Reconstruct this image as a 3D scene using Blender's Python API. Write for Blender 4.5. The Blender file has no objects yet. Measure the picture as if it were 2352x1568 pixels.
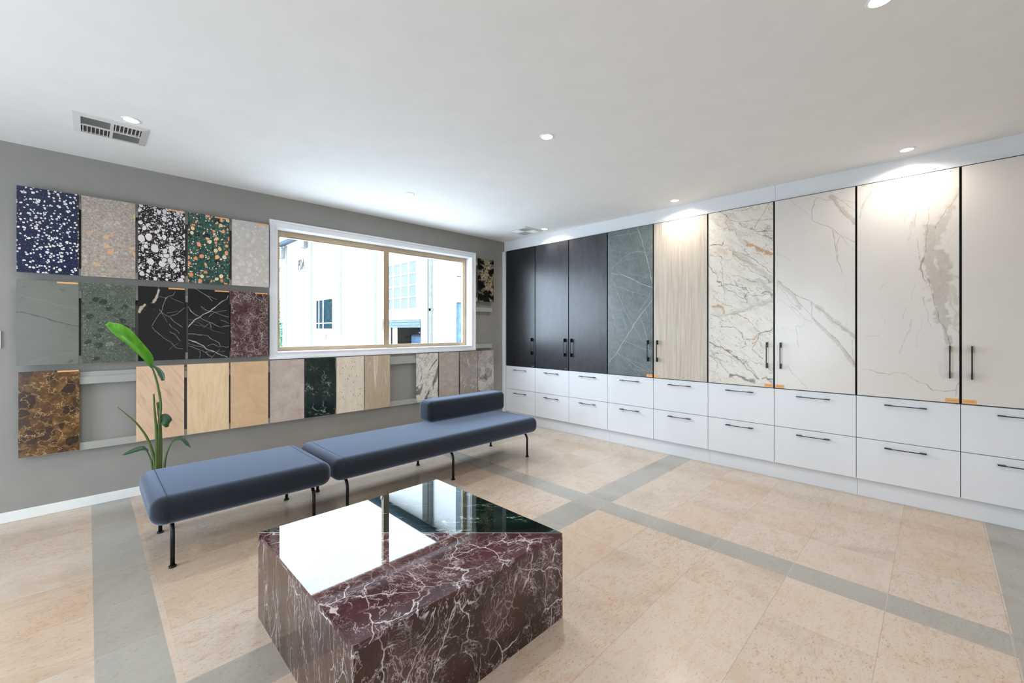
import bpy, bmesh, math, random
import numpy as np
from mathutils import Vector, Matrix

# ------------------------------------------------------------------ camera, world, exposure
scene = bpy.context.scene
COL = scene.collection
cam_d = bpy.data.cameras.new("camera"); cam = bpy.data.objects.new("camera", cam_d); COL.objects.link(cam)
cam.location = (-4.525, -4.672, 1.37)
cam.rotation_euler = (math.radians(90), 0, math.radians(-45))
cam_d.sensor_width = 36.0; cam_d.lens = 14.917; cam_d.shift_y = -0.01148
cam_d.clip_start = 0.05; cam_d.clip_end = 300
scene.camera = cam
vs = scene.view_settings
vs.view_transform = 'Standard'; vs.look = 'None'; vs.gamma = 1.0; vs.use_curve_mapping = False
vs.exposure = 0.34
scene.cycles.use_denoising = True
scene.cycles.max_bounces = 10
scene.cycles.diffuse_bounces = 6
scene.cycles.transparent_max_bounces = 12
scene.cycles.sample_clamp_indirect = 8.0
scene.cycles.caustics_reflective = False
scene.cycles.caustics_refractive = False

SKY = 12.0
world = bpy.data.worlds.new("world"); scene.world = world; world.use_nodes = True
wt = world.node_tree; bg = wt.nodes["Background"]
tc = wt.nodes.new("ShaderNodeTexCoord"); nz = wt.nodes.new("ShaderNodeTexNoise"); nz.inputs["Scale"].default_value = 2.2; nz.inputs["Detail"].default_value = 4
cr = wt.nodes.new("ShaderNodeValToRGB")
cr.color_ramp.elements[0].position = .3; cr.color_ramp.elements[0].color = (.62, .80, 1.0, 1)
cr.color_ramp.elements[1].position = .7; cr.color_ramp.elements[1].color = (.76, .89, 1.0, 1)
wt.links.new(tc.outputs["Generated"], nz.inputs["Vector"]); wt.links.new(nz.outputs["Fac"], cr.inputs["Fac"]); wt.links.new(cr.outputs["Color"], bg.inputs["Color"])
bg.inputs["Strength"].default_value = SKY

# room, metres: window wall is the plane y = 0, cupboard wall runs along x = 0, floor z = 0
CEIL = 2.707; X0, X1, Y1 = -7.6, .62, -8.4
# window openings: (x0, x1, z0, z1) in the window wall; others in the walls behind the camera
WIN = (-3.185, -.68, 1.145, 2.392)
LWIN = (-3.0, -1.1, .05, 2.3)      # y0,y1,z0,z1 in wall_left
BWIN = (-7.5, -5.75, .05, 2.3)      # x0,x1,z0,z1 in wall_back, unseen opening added for fill light

def portal(name, loc, rot, sx, sy):
    l = bpy.data.lights.new(name, 'AREA'); l.shape = 'RECTANGLE'; l.size = sx; l.size_y = sy
    l.cycles.is_portal = True
    o = bpy.data.objects.new(name, l); COL.objects.link(o); o.location = loc; o.rotation_euler = rot
portal("portal", ((WIN[0]+WIN[1])/2, .16, (WIN[2]+WIN[3])/2), (-math.pi/2, 0, 0), WIN[1]-WIN[0], WIN[3]-WIN[2])
portal("portal", (X0-.2, (LWIN[0]+LWIN[1])/2, (LWIN[2]+LWIN[3])/2), (0, -math.pi/2, 0), LWIN[3]-LWIN[2], LWIN[1]-LWIN[0])
portal("portal", ((BWIN[0]+BWIN[1])/2, Y1-.2, (BWIN[2]+BWIN[3])/2), (math.pi/2, 0, 0), BWIN[1]-BWIN[0], BWIN[3]-BWIN[2])

# ------------------------------------------------------------------ object helpers
def link(o, parent=None):
    COL.objects.link(o)
    if parent is not None: o.parent = parent
    return o
def obj(name, bm, mats, parent=None, smooth=False, kind=None):
    me = bpy.data.meshes.new(name)
    bmesh.ops.recalc_face_normals(bm, faces=bm.faces[:])
    bm.to_mesh(me); bm.free()
    for m in (mats if isinstance(mats, (list, tuple)) else [mats]): me.materials.append(m)
    if smooth:
        for p in me.polygons: p.use_smooth = True
    o = bpy.data.objects.new(name, me)
    if kind: o["kind"] = kind
    return link(o, parent)
def thing(name, label, cat, loc=(0, 0, 0), rz=0, group=None):
    o = bpy.data.objects.new(name, None); o.empty_display_size = .1; COL.objects.link(o)
    o.location = loc; o.rotation_euler = (0, 0, rz)
    return tag(o, label, cat, group)
def tag(o, label, cat, group=None, kind=None):
    o["label"] = label; o["category"] = cat
    if group: o["group"] = group
    if kind: o["kind"] = kind
    return o
def B(): return bmesh.new()
def box(bm, x0, x1, y0, y1, z0, z1, bev=0, seg=2, mi=0):
    m = Matrix.Translation(((x0+x1)/2, (y0+y1)/2, (z0+z1)/2)) @ Matrix.Diagonal((abs(x1-x0), abs(y1-y0), abs(z1-z0), 1))
    r = bmesh.ops.create_cube(bm, size=1, matrix=m)
    fs = set(f for v in r['verts'] for f in v.link_faces)
    for f in fs: f.material_index = mi
    if bev:
        es = list(set(e for v in r['verts'] for e in v.link_edges))
        bmesh.ops.bevel(bm, geom=es, offset=bev, segments=seg, profile=.5, affect='EDGES', clamp_overlap=True)
    return bm
def bxo(name, d, mat, parent=None, bev=0, seg=2, smooth=False, kind=None):
    return obj(name, box(B(), *d, bev=bev, seg=seg), mat, parent, smooth, kind)
def prism(bm, pts, z0, z1, mi=0):
    lo = [bm.verts.new((x, y, z0)) for x, y in pts]; hi = [bm.verts.new((x, y, z1)) for x, y in pts]
    fs = [bm.faces.new(lo[::-1]), bm.faces.new(hi)]
    n = len(pts)
    for i in range(n): fs.append(bm.faces.new((lo[i], lo[(i+1) % n], hi[(i+1) % n], hi[i])))
    for f in fs: f.material_index = mi
    return bm
def tube(bm, pts, r, n=10, caps=True):
    pts = [Vector(p) for p in pts]; rs = r if isinstance(r, (list, tuple)) else [r]*len(pts)
    rings = []; up = None
    for i, p in enumerate(pts):
        t = (pts[min(i+1, len(pts)-1)] - pts[max(i-1, 0)]).normalized()
        if up is None: up = t.orthogonal().normalized()
        up = (up - t*up.dot(t)).normalized(); s = t.cross(up)
        rings.append([bm.verts.new(p + (up*math.cos(a)+s*math.sin(a))*rs[i]) for a in [2*math.pi*k/n for k in range(n)]])
    for a, b in zip(rings, rings[1:]):
        for k in range(n): bm.faces.new((a[k], a[(k+1) % n], b[(k+1) % n], b[k]))
    if caps: bm.faces.new(rings[0][::-1]); bm.faces.new(rings[-1])
    return bm
def lathe(bm, prof, n=28, c=(0, 0, 0)):
    rings = [[bm.verts.new((c[0]+r*math.cos(2*math.pi*k/n), c[1]+r*math.sin(2*math.pi*k/n), c[2]+z)) for k in range(n)] for r, z in prof]
    for a, b in zip(rings, rings[1:]):
        for k in range(n): bm.faces.new((a[k], a[(k+1) % n], b[(k+1) % n], b[k]))
    bm.faces.new(rings[0][::-1]); bm.faces.new(rings[-1])
    return bm
def catmull(pts, n=6):
    P = [Vector(p) for p in pts]; P = [P[0]*2-P[1]] + P + [P[-1]*2-P[-2]]; out = []
    for i in range(1, len(P)-2):
        for k in range(n):
            t = k/n; a, b, c, d = P[i-1], P[i], P[i+1], P[i+2]
            out.append(.5*((2*b)+(c-a)*t+(2*a-5*b+4*c-d)*t*t+(3*b-a-3*c+d)*t**3))
    out.append(P[-2]); return out
def copy_tree(o, parent=None):
    c = o.copy(); link(c, parent)
    for ch in list(o.children): copy_tree(ch, c)
    return c

# ------------------------------------------------------------------ material helpers
def lin(c):
    f = lambda v: v/12.92 if v <= .04045 else ((v+.055)/1.055)**2.4
    return tuple(f(x/255) for x in c) + (1,)
class NB:
    def __init__(s, name):
        s.m = bpy.data.materials.new(name); s.m.use_nodes = True; s.t = s.m.node_tree; s.n = s.t.nodes
        s.b = s.n["Principled BSDF"]; s._oc = None
    def new(s, k, **kw):
        n = s.n.new("ShaderNode"+k)
        for a, v in kw.items(): setattr(n, a, v)
        return n
    def put(s, sock, v):
        if isinstance(v, bpy.types.NodeSocket): s.t.links.new(v, sock)
        elif v is not None: sock.default_value = v
    def oc(s):
        if s._oc is None: s._oc = s.new("TexCoord").outputs["Object"]
        return s._oc
    def uv(s): return s.new("TexCoord").outputs["UV"]
    def map(s, v, scale=(1, 1, 1), rot=(0, 0, 0), loc=(0, 0, 0)):
        n = s.new("Mapping"); s.put(n.inputs[0], v); n.inputs["Scale"].default_value = scale; n.inputs["Rotation"].default_value = rot; n.inputs["Location"].default_value = loc
        return n.outputs[0]
    def M(s, op, a, b=None, c=None, clamp=False):
        n = s.new("Math", operation=op, use_clamp=clamp)
        for i, v in enumerate((a, b, c)): s.put(n.inputs[i], v)
        return n.outputs[0]
    def VM(s, op, a, b=None, sc=None):
        n = s.new("VectorMath", operation=op); s.put(n.inputs[0], a); s.put(n.inputs[1], b)
        if sc is not None: s.put(n.inputs["Scale"], sc)
        return n.outputs["Value"] if op in ('LENGTH', 'DOT_PRODUCT') else n.outputs[0]
    def noise(s, v, scale=5, detail=4, rough=.5, dist=0, col=False):
        n = s.new("TexNoise"); s.put(n.inputs["Vector"], v); n.inputs["Scale"].default_value = scale; n.inputs["Detail"].default_value = detail
        n.inputs["Roughness"].default_value = rough; n.inputs["Distortion"].default_value = dist
        return n.outputs["Color" if col else "Fac"]
    def vor(s, v, scale=5, feature='F1', out="Distance", rnd=1.0):
        n = s.new("TexVoronoi", feature=feature); s.put(n.inputs["Vector"], v); n.inputs["Scale"].default_value = scale; n.inputs["Randomness"].default_value = rnd
        return n.outputs[out]
    def warp(s, v, amt, scale, detail=3):
        return s.VM('ADD', v, s.VM('SCALE', s.VM('SUBTRACT', s.noise(v, scale, detail, .5, 0, True), (.5, .5, .5)), sc=amt))
    def ss(s, x, a, b, lo=0.0, hi=1.0):      # smoothstep
        n = s.new("MapRange", interpolation_type='SMOOTHSTEP'); s.put(n.inputs[0], x)
        for i, v in zip((1, 2, 3, 4), (a, b, lo, hi)): n.inputs[i].default_value = v
        return n.outputs[0]
    def ramp(s, f, stops, interp='LINEAR'):
        n = s.new("ValToRGB"); r = n.color_ramp; r.interpolation = interp; s.put(n.inputs[0], f)
        while len(r.elements) < len(stops): r.elements.new(.5)
        for e, (p, c) in zip(r.elements, stops): e.position = p; e.color = lin(c)
        return n.outputs[0]
    def mix(s, f, a, b, mode='MIX'):
        n = s.new("Mix", data_type='RGBA', blend_type=mode); s.put(n.inputs[0], f)
        s.put(n.inputs[6], lin(a) if isinstance(a, tuple) else a); s.put(n.inputs[7], lin(b) if isinstance(b, tuple) else b)
        return n.outputs[2]
    def vein(s, v, scale, width, detail=4, rough=.55, dist=0):      # thin lines where a noise field crosses .5
        return s.ss(s.M('ABSOLUTE', s.M('SUBTRACT', s.noise(v, scale, detail, rough, dist), .5)), 0, width, 1, 0)
    def crack(s, v, scale, width):                                   # lines along voronoi cell edges
        return s.ss(s.vor(v, scale, 'DISTANCE_TO_EDGE'), 0, width, 1, 0)
    def out(s, col=None, rough=.5, metal=0, spec=.5, bump=None, bstr=.2, bdist=.002, **kw):
        b = s.b
        s.put(b.inputs["Base Color"], lin(col) if isinstance(col, tuple) else col)
        s.put(b.inputs["Roughness"], rough); b.inputs["Metallic"].default_value = metal; b.inputs["Specular IOR Level"].default_value = spec
        if bump is not None:
            n = s.new("Bump"); n.inputs["Strength"].default_value = bstr; n.inputs["Distance"].default_value = bdist; s.put(n.inputs["Height"], bump); s.t.links.new(n.outputs[0], b.inputs["Normal"])
        for k, v in kw.items(): s.put(b.inputs[k.replace('_', ' ')], v)
        return s.m
_mc = {}
def paint(name, c, rough=.5, metal=0, spec=.5, var=.03, scale=6, **kw):
    if name in _mc: return _mc[name]
    n = NB(name); d = tuple(max(0, x*(1-var*2)) for x in c); l = tuple(min(255, x*(1+var)) for x in c)
    _mc[name] = n.out(n.ramp(n.noise(n.oc(), scale, 4), [(.3, d), (.7, l)]), rough, metal, spec, **kw); return _mc[name]

M_wall = paint("grey_wall_paint", (143, 139, 133), .6, var=.01)
M_ceil = paint("white_ceiling_paint", (238, 238, 237), .8, var=.005)
M_white = paint("white_satin_lacquer", (218, 219, 221), .32, var=.004)
M_whiteplain = paint("white_gloss_trim", (236, 236, 238), .25, var=.004)
M_base = paint("white_skirting", (228, 228, 224), .4, var=.01)
M_rail = paint("grey_rail_paint", (160, 159, 151), .5, var=.01)
M_alu = paint("champagne_aluminium", (190, 168, 140), .38, metal=.55, var=.02)
M_black = paint("matt_black_metal", (22, 22, 23), .38, metal=.3, var=.05)
M_carc = paint("black_carcass", (14, 14, 15), .6)
M_gap = paint("grey_carcass", (120, 121, 126), .6)
M_orange = None

def m_fabric():
    n = NB("dark_wool_lit_sheen"); v = n.oc()
    w = n.noise(v, 420, 2); c = n.noise(v, 7, 3)
    col = n.mix(n.ss(w, .3, .7), (18, 19, 22), (29, 32, 38)); col = n.mix(n.M('MULTIPLY', n.ss(c, .3, .8), .25), col, (30, 35, 46))
    return n.out(col, .92, spec=.25, bump=w, bstr=.35, bdist=.0015, Sheen_Weight=.8, Sheen_Roughness=.45, Sheen_Tint=(.50, .61, .84, 1))  # window light on the seat tops is put into the blue sheen tint
M_fabric = m_fabric()

def m_floor(name, cream):
    n = NB(name); uv = n.uv(); v = n.oc()
    ij = n.VM('FLOOR', uv); wn = n.new("TexWhiteNoise", noise_dimensions='3D'); n.put(wn.inputs["Vector"], ij)
    h = wn.outputs["Value"]
    off = n.VM('ADD', v, n.VM('SCALE', wn.outputs["Color"], sc=7.0))
    cl = n.noise(off, 2.2, 5, .6, .6)
    st = n.noise(n.map(off, (5, 16, 5), (0, 0, .5)), 2.4, 5, .65, .4)
    sp = n.noise(n.map(off, (30, 60, 30), (0, 0, .45)), 2.0, 3, .6, .6)
    curl = n.vein(n.warp(off, .12, 9), 9, .018, 4, .6, 1.2)
    if cream:
        col = n.ramp(cl, [(.28, (182, 164, 147)), (.5, (199, 184, 169)), (.72, (195, 174, 154))])
        col = n.mix(n.M('MULTIPLY', n.ss(st, .48, .68), .5), col, (188, 153, 122))
        col = n.mix(n.M('MULTIPLY', n.ss(sp, .56, .68), .55), col, (158, 124, 98))
        col = n.mix(n.M('MULTIPLY', n.M('MULTIPLY', curl, n.ss(cl, .5, .62)), .45), col, (150, 118, 96))
        col = n.mix(n.M('MULTIPLY', n.ss(h, .55, .9), .28), col, (202, 168, 134)); col = n.mix(n.M('MULTIPLY', n.ss(h, .45, .1), .3), col, (208, 190, 172))
    else:
        col = n.ramp(cl, [(.28, (148, 143, 134)), (.5, (165, 159, 149)), (.72, (158, 150, 142))])
        col = n.mix(n.M('MULTIPLY', n.ss(sp, .55, .72), .45), col, (112, 106, 100))
        col = n.mix(n.M('MULTIPLY', n.ss(st, .52, .7), .25), col, (140, 138, 132))
        col = n.mix(n.M('MULTIPLY', h, .25), col, (176, 172, 166))
    f = n.VM('FRACTION', uv); s = n.new("SeparateXYZ"); n.put(s.inputs[0], f)
    def jt(o): return n.M('MINIMUM', o, n.M('SUBTRACT', 1.0, o))
    j = n.M('MAXIMUM', n.ss(jt(s.outputs[1]), .002, .0055, 1, 0), n.M('MULTIPLY', n.ss(jt(s.outputs[0]), .002, .0055, 1, 0), .35))
    col = n.mix(n.M('MULTIPLY', j, .4), col, (146, 126, 108) if cream else (200, 194, 184))
    r = n.ss(n.noise(v, 4, 3), .3, .7, .14, .24)
    return n.out(col, r, spec=.5)
M_cream = m_floor("cream_limestone_tile", True); M_grey = m_floor("grey_limestone_tile", False)

def m_glass(name, tint=(1, 1, 1, 1)):
    n = NB(name); n.n.remove(n.b); tr = n.new("BsdfTransparent"); gl = n.new("BsdfGlossy"); ge = n.new("NewGeometry"); mx = n.new("MixShader")
    tr.inputs[0].default_value = tint; gl.inputs["Roughness"].default_value = .0; c = n.M('ABSOLUTE', n.VM('DOT_PRODUCT', ge.outputs["Incoming"], ge.outputs["Normal"]))
    n.put(mx.inputs[0], n.M('MULTIPLY_ADD', n.M('POWER', n.M('SUBTRACT', 1.0, c, clamp=True), 5.0), .96, .035)); n.put(mx.inputs[1], tr.outputs[0]); n.put(mx.inputs[2], gl.outputs[0]); n.put(n.n["Material Output"].inputs[0], mx.outputs[0])
    return n.m
M_glass = m_glass("clear_window_glass")
def m_emit(name, c, s):
    n = NB(name); n.n.remove(n.b); e = n.new("Emission"); e.inputs[0].default_value = lin(c); e.inputs[1].default_value = s; n.put(n.n["Material Output"].inputs[0], e.outputs[0]); return n.m
M_lamp = m_emit("lit_lens", (255, 244, 226), 30)

# ---- stones for the sample boards (object space: x along the board, z up, metres)
def flat(n, seed):      # only the x and z of the face, shifted by a seed
    return n.map(n.oc(), (1, .0, 1), (0, 0, 0), (seed*3.7, seed*1.3, seed*2.9))
def chips(n, v, scale, size, keep, stretch=(1, 1, 1), wamt=.008, wsc=40, rot=(0, 0, 0)):
    """rounded chips: (mask, random colour per chip)"""
    p = n.map(n.warp(v, wamt, wsc, 2), stretch, rot)
    vn = n.new("TexVoronoi", feature='F1'); n.put(vn.inputs["Vector"], p); vn.inputs["Scale"].default_value = scale
    ed = n.vor(p, scale, 'DISTANCE_TO_EDGE')
    s = n.new("SeparateColor"); n.put(s.inputs[0], vn.outputs["Color"])
    big = n.M('MULTIPLY_ADD', s.outputs[1], size*.55, size*.45)
    m = n.M('MULTIPLY', n.ss(n.M('SUBTRACT', big, vn.outputs["Distance"]), 0, .03), n.ss(ed, .03, .07))
    return n.M('MULTIPLY', m, n.M('GREATER_THAN', keep, s.outputs[0])), s.outputs[2], ed, s.outputs[0]
def polished(n, col, r=.12, spec=.5): return n.out(col, r, spec=spec)

def s_navy():
    n = NB("navy_terrazzo"); v = flat(n, 1)
    m, c, _, _ = chips(n, v, 54, .64, .52, (1, 1, 1.0), .012, 30, (0, .5, 0)); m2, c2, _, _ = chips(n, v, 210, .45, .3)
    col = n.ramp(n.noise(v, 90, 3), [(.3, (15, 21, 46)), (.7, (24, 34, 68))]); col = n.mix(n.M('MULTIPLY', m2, .55), col, (120, 130, 160)); col = n.mix(m, col, n.ramp(c, [(0, (205, 206, 214)), (1, (232, 226, 214))]))
    return polished(n, col)
def s_taupe():
    n = NB("taupe_pebble_terrazzo"); v = flat(n, 2)
    col = n.ramp(n.noise(v, 60, 5, .7, .5), [(.3, (128, 116, 106)), (.5, (158, 146, 136)), (.72, (190, 180, 170))])
    m, c, _, _ = chips(n, v, 17, .55, .5, (1, 1, 1.0), .03, 22, (0, .4, 0))
    col = n.mix(n.M('MULTIPLY', m, .75), col, n.ramp(c, [(0, (120, 118, 114)), (.3, (196, 184, 172)), (.6, (172, 150, 134)), (.8, (206, 170, 126)), (1, (226, 160, 90))]))
    m, c, _, _ = chips(n, v, 70, .45, .3); col = n.mix(n.M('MULTIPLY', m, .6), col, n.ramp(c, [(0, (84, 78, 74)), (.5, (210, 200, 190)), (1, (96, 90, 88))]))
    return polished(n, col, .1)
def s_bw():
    n = NB("black_white_terrazzo"); v = flat(n, 3)
    col = (26, 24, 25)
    m3, c3, _, _ = chips(n, v, 95, .6, .6); col = n.mix(m3, col, (206, 202, 202))
    p = n.warp(v, .02, 26, 2)
    m2, c2, _, _ = chips(n, p, 40, .66, .6, (1, 1, .9)); col = n.mix(n.crack(p, 40, .08), col, (26, 24, 25)); col = n.mix(m2, col, (208, 204, 205))
    vn = n.new("TexVoronoi", feature='F1'); n.put(vn.inputs["Vector"], n.map(p, (1, 1, .75))); vn.inputs["Scale"].default_value = 20
    s = n.new("SeparateColor"); n.put(s.inputs[0], vn.outputs["Color"]); big = n.M('MULTIPLY_ADD', s.outputs[1], .25, .32)
    keep = n.M('GREATER_THAN', .6, s.outputs[0]); d = n.M('SUBTRACT', big, vn.outputs["Distance"])
    col = n.mix(n.M('MULTIPLY', n.ss(d, -.06, -.03), keep), col, (26, 24, 25)); col = n.mix(n.M('MULTIPLY', n.ss(d, 0, .03), keep), col, n.ramp(s.outputs[2], [(0, (196, 192, 194)), (1, (220, 208, 204))]))
    return polished(n, col)
def s_green_orange():
    n = NB("green_orange_terrazzo"); v = flat(n, 4)
    col = n.ramp(n.noise(v, 30, 5, .6, .8), [(.35, (22, 50, 46)), (.55, (44, 84, 76)), (.8, (70, 100, 90))])
    m, c, _, _ = chips(n, v, 14, .5, .35, (1, 1, 1.1), .03, 20); col = n.mix(n.M('MULTIPLY', m, .9), col, n.ramp(c, [(0, (18, 26, 26)), (.6, (24, 40, 38)), (1, (76, 92, 74))]))
    m, c, _, _ = chips(n, v, 80, .5, .4); col = n.mix(m, col, n.ramp(c, [(0, (230, 170, 120)), (1, (220, 216, 196))]))
    m, c, _, _ = chips(n, v, 27, .62, .5, (1, 1, .85), .014, 26, (0, .6, 0)); col = n.mix(m, col, n.ramp(c, [(0, (214, 130, 84)), (.45, (232, 160, 112)), (.7, (230, 196, 144)), (1, (224, 216, 186))]))
    return polished(n, col)
def s_pale():
    n = NB("pale_greige_terrazzo"); v = flat(n, 5)
    col = n.ramp(n.noise(v, 22, 5, .6), [(.3, (182, 174, 168)), (.7, (204, 197, 190))])
    m, c, _, _ = chips(n, v, 30, .6, .55, (1, 1, .85), .01, 40, (0, .7, 0)); col = n.mix(n.M('MULTIPLY', m, .6), col, n.ramp(c, [(0, (214, 206, 196)), (1, (228, 218, 196))]))
    m, c, _, _ = chips(n, v, 120, .35, .12); col = n.mix(n.M('MULTIPLY', m, .6), col, (120, 114, 110))
    return polished(n, col)
def s_quartzite():
    n = NB("grey_green_quartzite"); v = flat(n, 6); g = n.noise(v, 300, 2)
    col = n.ramp(n.noise(n.map(v, (1, 1, 2.2), (0, .35, 0)), 6, 6, .7, 1.0), [(.3, (84, 87, 74)), (.7, (112, 113, 102))]); col = n.mix(n.M('MULTIPLY', g, .25), col, (150, 150, 136))
    return polished(n, col, .3)
def s_quartz_vein(n): pass
def s_green_terr():
    n = NB("green_dark_chip_terrazzo"); v = flat(n, 7)
    col = n.ramp(n.noise(v, 70, 5, .7, .8), [(.3, (52, 58, 50)), (.5, (78, 86, 75)), (.75, (112, 116, 102))])
    m, c, _, _ = chips(n, v, 17, .52, .42, (1, 1, 1.3), .02, 24, (0, -.5, 0)); col = n.mix(n.M('MULTIPLY', m, .9), col, n.ramp(c, [(0, (34, 42, 38)), (.7, (54, 66, 58)), (1, (120, 132, 112))]))
    m, c, _, _ = chips(n, v, 110, .4, .4, (1, 1, 1.6)); col = n.mix(n.M('MULTIPLY', m, .7), col, n.ramp(c, [(0, (40, 50, 44)), (1, (190, 196, 176))]))
    return polished(n, col, .2)
def rosso(name, scale=1.0, stretch=(1, 1, 1), rot=(0, 0, 0), flatten=True, seed=8, base=((58, 32, 34), (84, 46, 46)), rough=.08, amt=1.0):
    n = NB(name); v = flat(n, seed) if flatten else n.map(n.oc(), (1, 1, 1), (0, 0, 0), (seed, seed*.3, seed*.7))
    v = n.map(v, stretch, rot); w = n.warp(n.warp(v, .16/scale, 5*scale, 4), .03/scale, 26*scale, 3)
    reg = n.noise(w, 5*scale, 4, .6)
    col = n.ramp(n.noise(v, 8*scale, 5, .6), [(.3, base[0]), (.7, base[1])])
    col = n.mix(n.M('MULTIPLY', n.ss(reg, .5, .62), .5), col, (92, 70, 70))
    a = n.crack(w, 9*scale, .026); b = n.crack(n.VM('ADD', w, (3.1, 1.2, .4)), 24*scale, .05); c = n.vein(w, 12*scale, .016, 5, .65, .8)
    keep = n.ss(n.noise(v, 7*scale, 4), .38, .54); keep2 = n.ss(reg, .46, .60)
    col = n.mix(n.M('MULTIPLY', n.M('MULTIPLY', b, keep2), .55*amt), col, (186, 170, 170))
    fv = n.M('MULTIPLY', n.vein(n.VM('ADD', w, (5, 2, 8)), 38*scale, .03, 4, .7, 1.0), n.ss(n.noise(v, 15*scale, 4, .7), .46, .62)); col = n.mix(n.M('MULTIPLY', fv, .5*amt), col, (178, 160, 156))
    col = n.mix(n.M('MULTIPLY', n.M('MULTIPLY', c, keep), .7*amt), col, (206, 192, 192))
    col = n.mix(n.M('MULTIPLY', n.M('MULTIPLY', a, keep), .85*amt), col, (214, 204, 204))
    return n.out(col, rough, spec=.55)
def s_emperador():
    n = NB("brown_gold_marble"); v = flat(n, 9); w = n.warp(v, .05, 12)
    col = n.ramp(n.noise(w, 16, 6, .65, 1.2), [(.3, (46, 31, 18)), (.5, (90, 62, 32)), (.7, (132, 96, 50))])
    m, c, _, _ = chips(n, w, 14, .68, .75, (1, 1, .75), .03, 16); col = n.mix(n.M('MULTIPLY', m, .9), col, n.ramp(c, [(0, (34, 22, 17)), (1, (64, 44, 30))]))
    col = n.mix(n.M('MULTIPLY', n.vein(w, 12, .014, 5), .6), col, (206, 170, 112))
    return polished(n, col, .15)
def banded(name, stops, rot, sx=1, scale=20, dist=.6, rough=.3, seed=1, spots=None, fine=.25, stretch=7):
    n = NB(name); v = n.map(flat(n, seed), (stretch, 1, 1) if True else (1, 1, 1), (0, 0, 0)); v = n.map(flat(n, seed), (1, 1, 1), (0, rot, 0)); v = n.map(v, (stretch, 1, 1))
    col = n.ramp(n.noise(v, scale/stretch, 6, .65, dist), stops)
    f = n.noise(n.map(v, (4, 1, 2)), scale, 3, .7); col = n.mix(n.M('MULTIPLY', n.ss(f, .45, .75), fine), col, stops[0][1])
    if spots: m, c, _, _ = chips(n, flat(n, seed+5), 90, .5, spots[0], (1, 1, .5)); col = n.mix(n.M('MULTIPLY', m, .8), col, spots[1])
    return polished(n, col, rough)
def mottled(name, stops, scale, seed, veins=None, rough=.3, dist=.8):
    n = NB(name); v = flat(n, seed); col = n.ramp(n.noise(n.warp(v, .03, 18), scale, 7, .72, dist), stops)
    for (vs_, w, c, a, st, ro) in (veins or []):
        p = n.map(n.warp(v, .05, 9), st, ro); k = n.ss(n.noise(n.VM('ADD', v, (2, 5, 3)), 8, 3), .42, .62)
        col = n.mix(n.M('MULTIPLY', n.M('MULTIPLY', n.vein(p, vs_, w, 4, .6, .4), k), a), col, c)
    return polished(n, col, rough)
def s_arabescato():
    n = NB("white_grey_swirl_marble"); v = n.map(n.map(flat(n, 15), (1, 1, 1), (0, -.55, 0)), (1, 1, .42)); w = n.warp(v, .16, 5, 4)
    f = n.noise(w, 6, 4, .55, 1.2)
    col = n.ramp(f, [(.34, (78, 84, 80)), (.41, (140, 140, 132)), (.44, (214, 206, 192)), (.56, (222, 214, 202)), (.58, (176, 170, 156)), (.61, (214, 206, 194)), (.66, (150, 148, 136)), (.70, (84, 88, 76))])
    col = n.mix(n.M('MULTIPLY', n.vein(w, 12, .02, 5), .6), col, (112, 112, 98))
    return polished(n, col, .15)
def s_breccia():
    n = NB("grey_breccia_marble"); v = flat(n, 16); w = n.warp(v, .08, 11, 4)
    vn = n.new("TexVoronoi", feature='F1'); n.put(vn.inputs["Vector"], w); vn.inputs["Scale"].default_value = 9
    s = n.new("SeparateColor"); n.put(s.inputs[0], vn.outputs["Color"])
    col = n.ramp(s.outputs[0], [(0, (110, 110, 112)), (.3, (176, 166, 158)), (.55, (132, 130, 130)), (.75, (196, 186, 176)), (1, (84, 86, 88))])
    col = n.mix(n.M('MULTIPLY', n.noise(v, 40, 5, .7), .25), col, (150, 142, 138)); col = n.mix(n.M('MULTIPLY', n.vein(w, 18, .03, 5), .6), col, (206, 200, 194))
    return polished(n, col, .2)
def s_blackgold():
    n = NB("black_gold_marble"); v = n.map(flat(n, 17), (1, 1, 1.5), (0, .45, 0)); w = n.warp(v, .12, 7, 4)
    k = n.ss(n.noise(w, 6, 4, .6), .48, .60); g = n.noise(w, 34, 6, .7, 1)
    col = n.mix(n.M('MULTIPLY', k, n.ss(g, .4, .6)), (16, 15, 16), (176, 156, 128)); col = n.mix(n.M('MULTIPLY', n.vein(w, 20, .02, 5), k), col, (206, 190, 160))
    return polished(n, col, .12)
def vein_mat(name, base, fill, vein, warm, rough, spec=.5, base2=None, nscale=3, extra=None):
    """stone whose drawn veins come in as a colour attribute: R veins, G warm veins, B soft bands"""
    n = NB(name); a = n.new("Attribute", attribute_name="veins"); s = n.new("SeparateColor"); n.put(s.inputs[0], a.outputs["Color"])
    v = n.map(n.oc(), (1, 1, 1), (0, 0, 0), (5, 5, 5))
    col = n.mix(n.ss(n.noise(v, nscale, 5, .65, .5), .3, .7), base, base2 or base)
    if extra: col = extra(n, v, col)
    g = n.ss(n.noise(v, 60, 5, .7), .25, .75, .55, 1.0)
    col = n.mix(n.M('MULTIPLY', s.outputs[2], n.ss(n.noise(v, 22, 5, .7), .2, .7, .5, 1)), col, fill)
    col = n.mix(n.M('MULTIPLY', s.outputs[1], g), col, warm)
    col = n.mix(n.M('MULTIPLY', s.outputs[0], g), col, vein)
    return n.out(col, rough, spec=spec)
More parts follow.
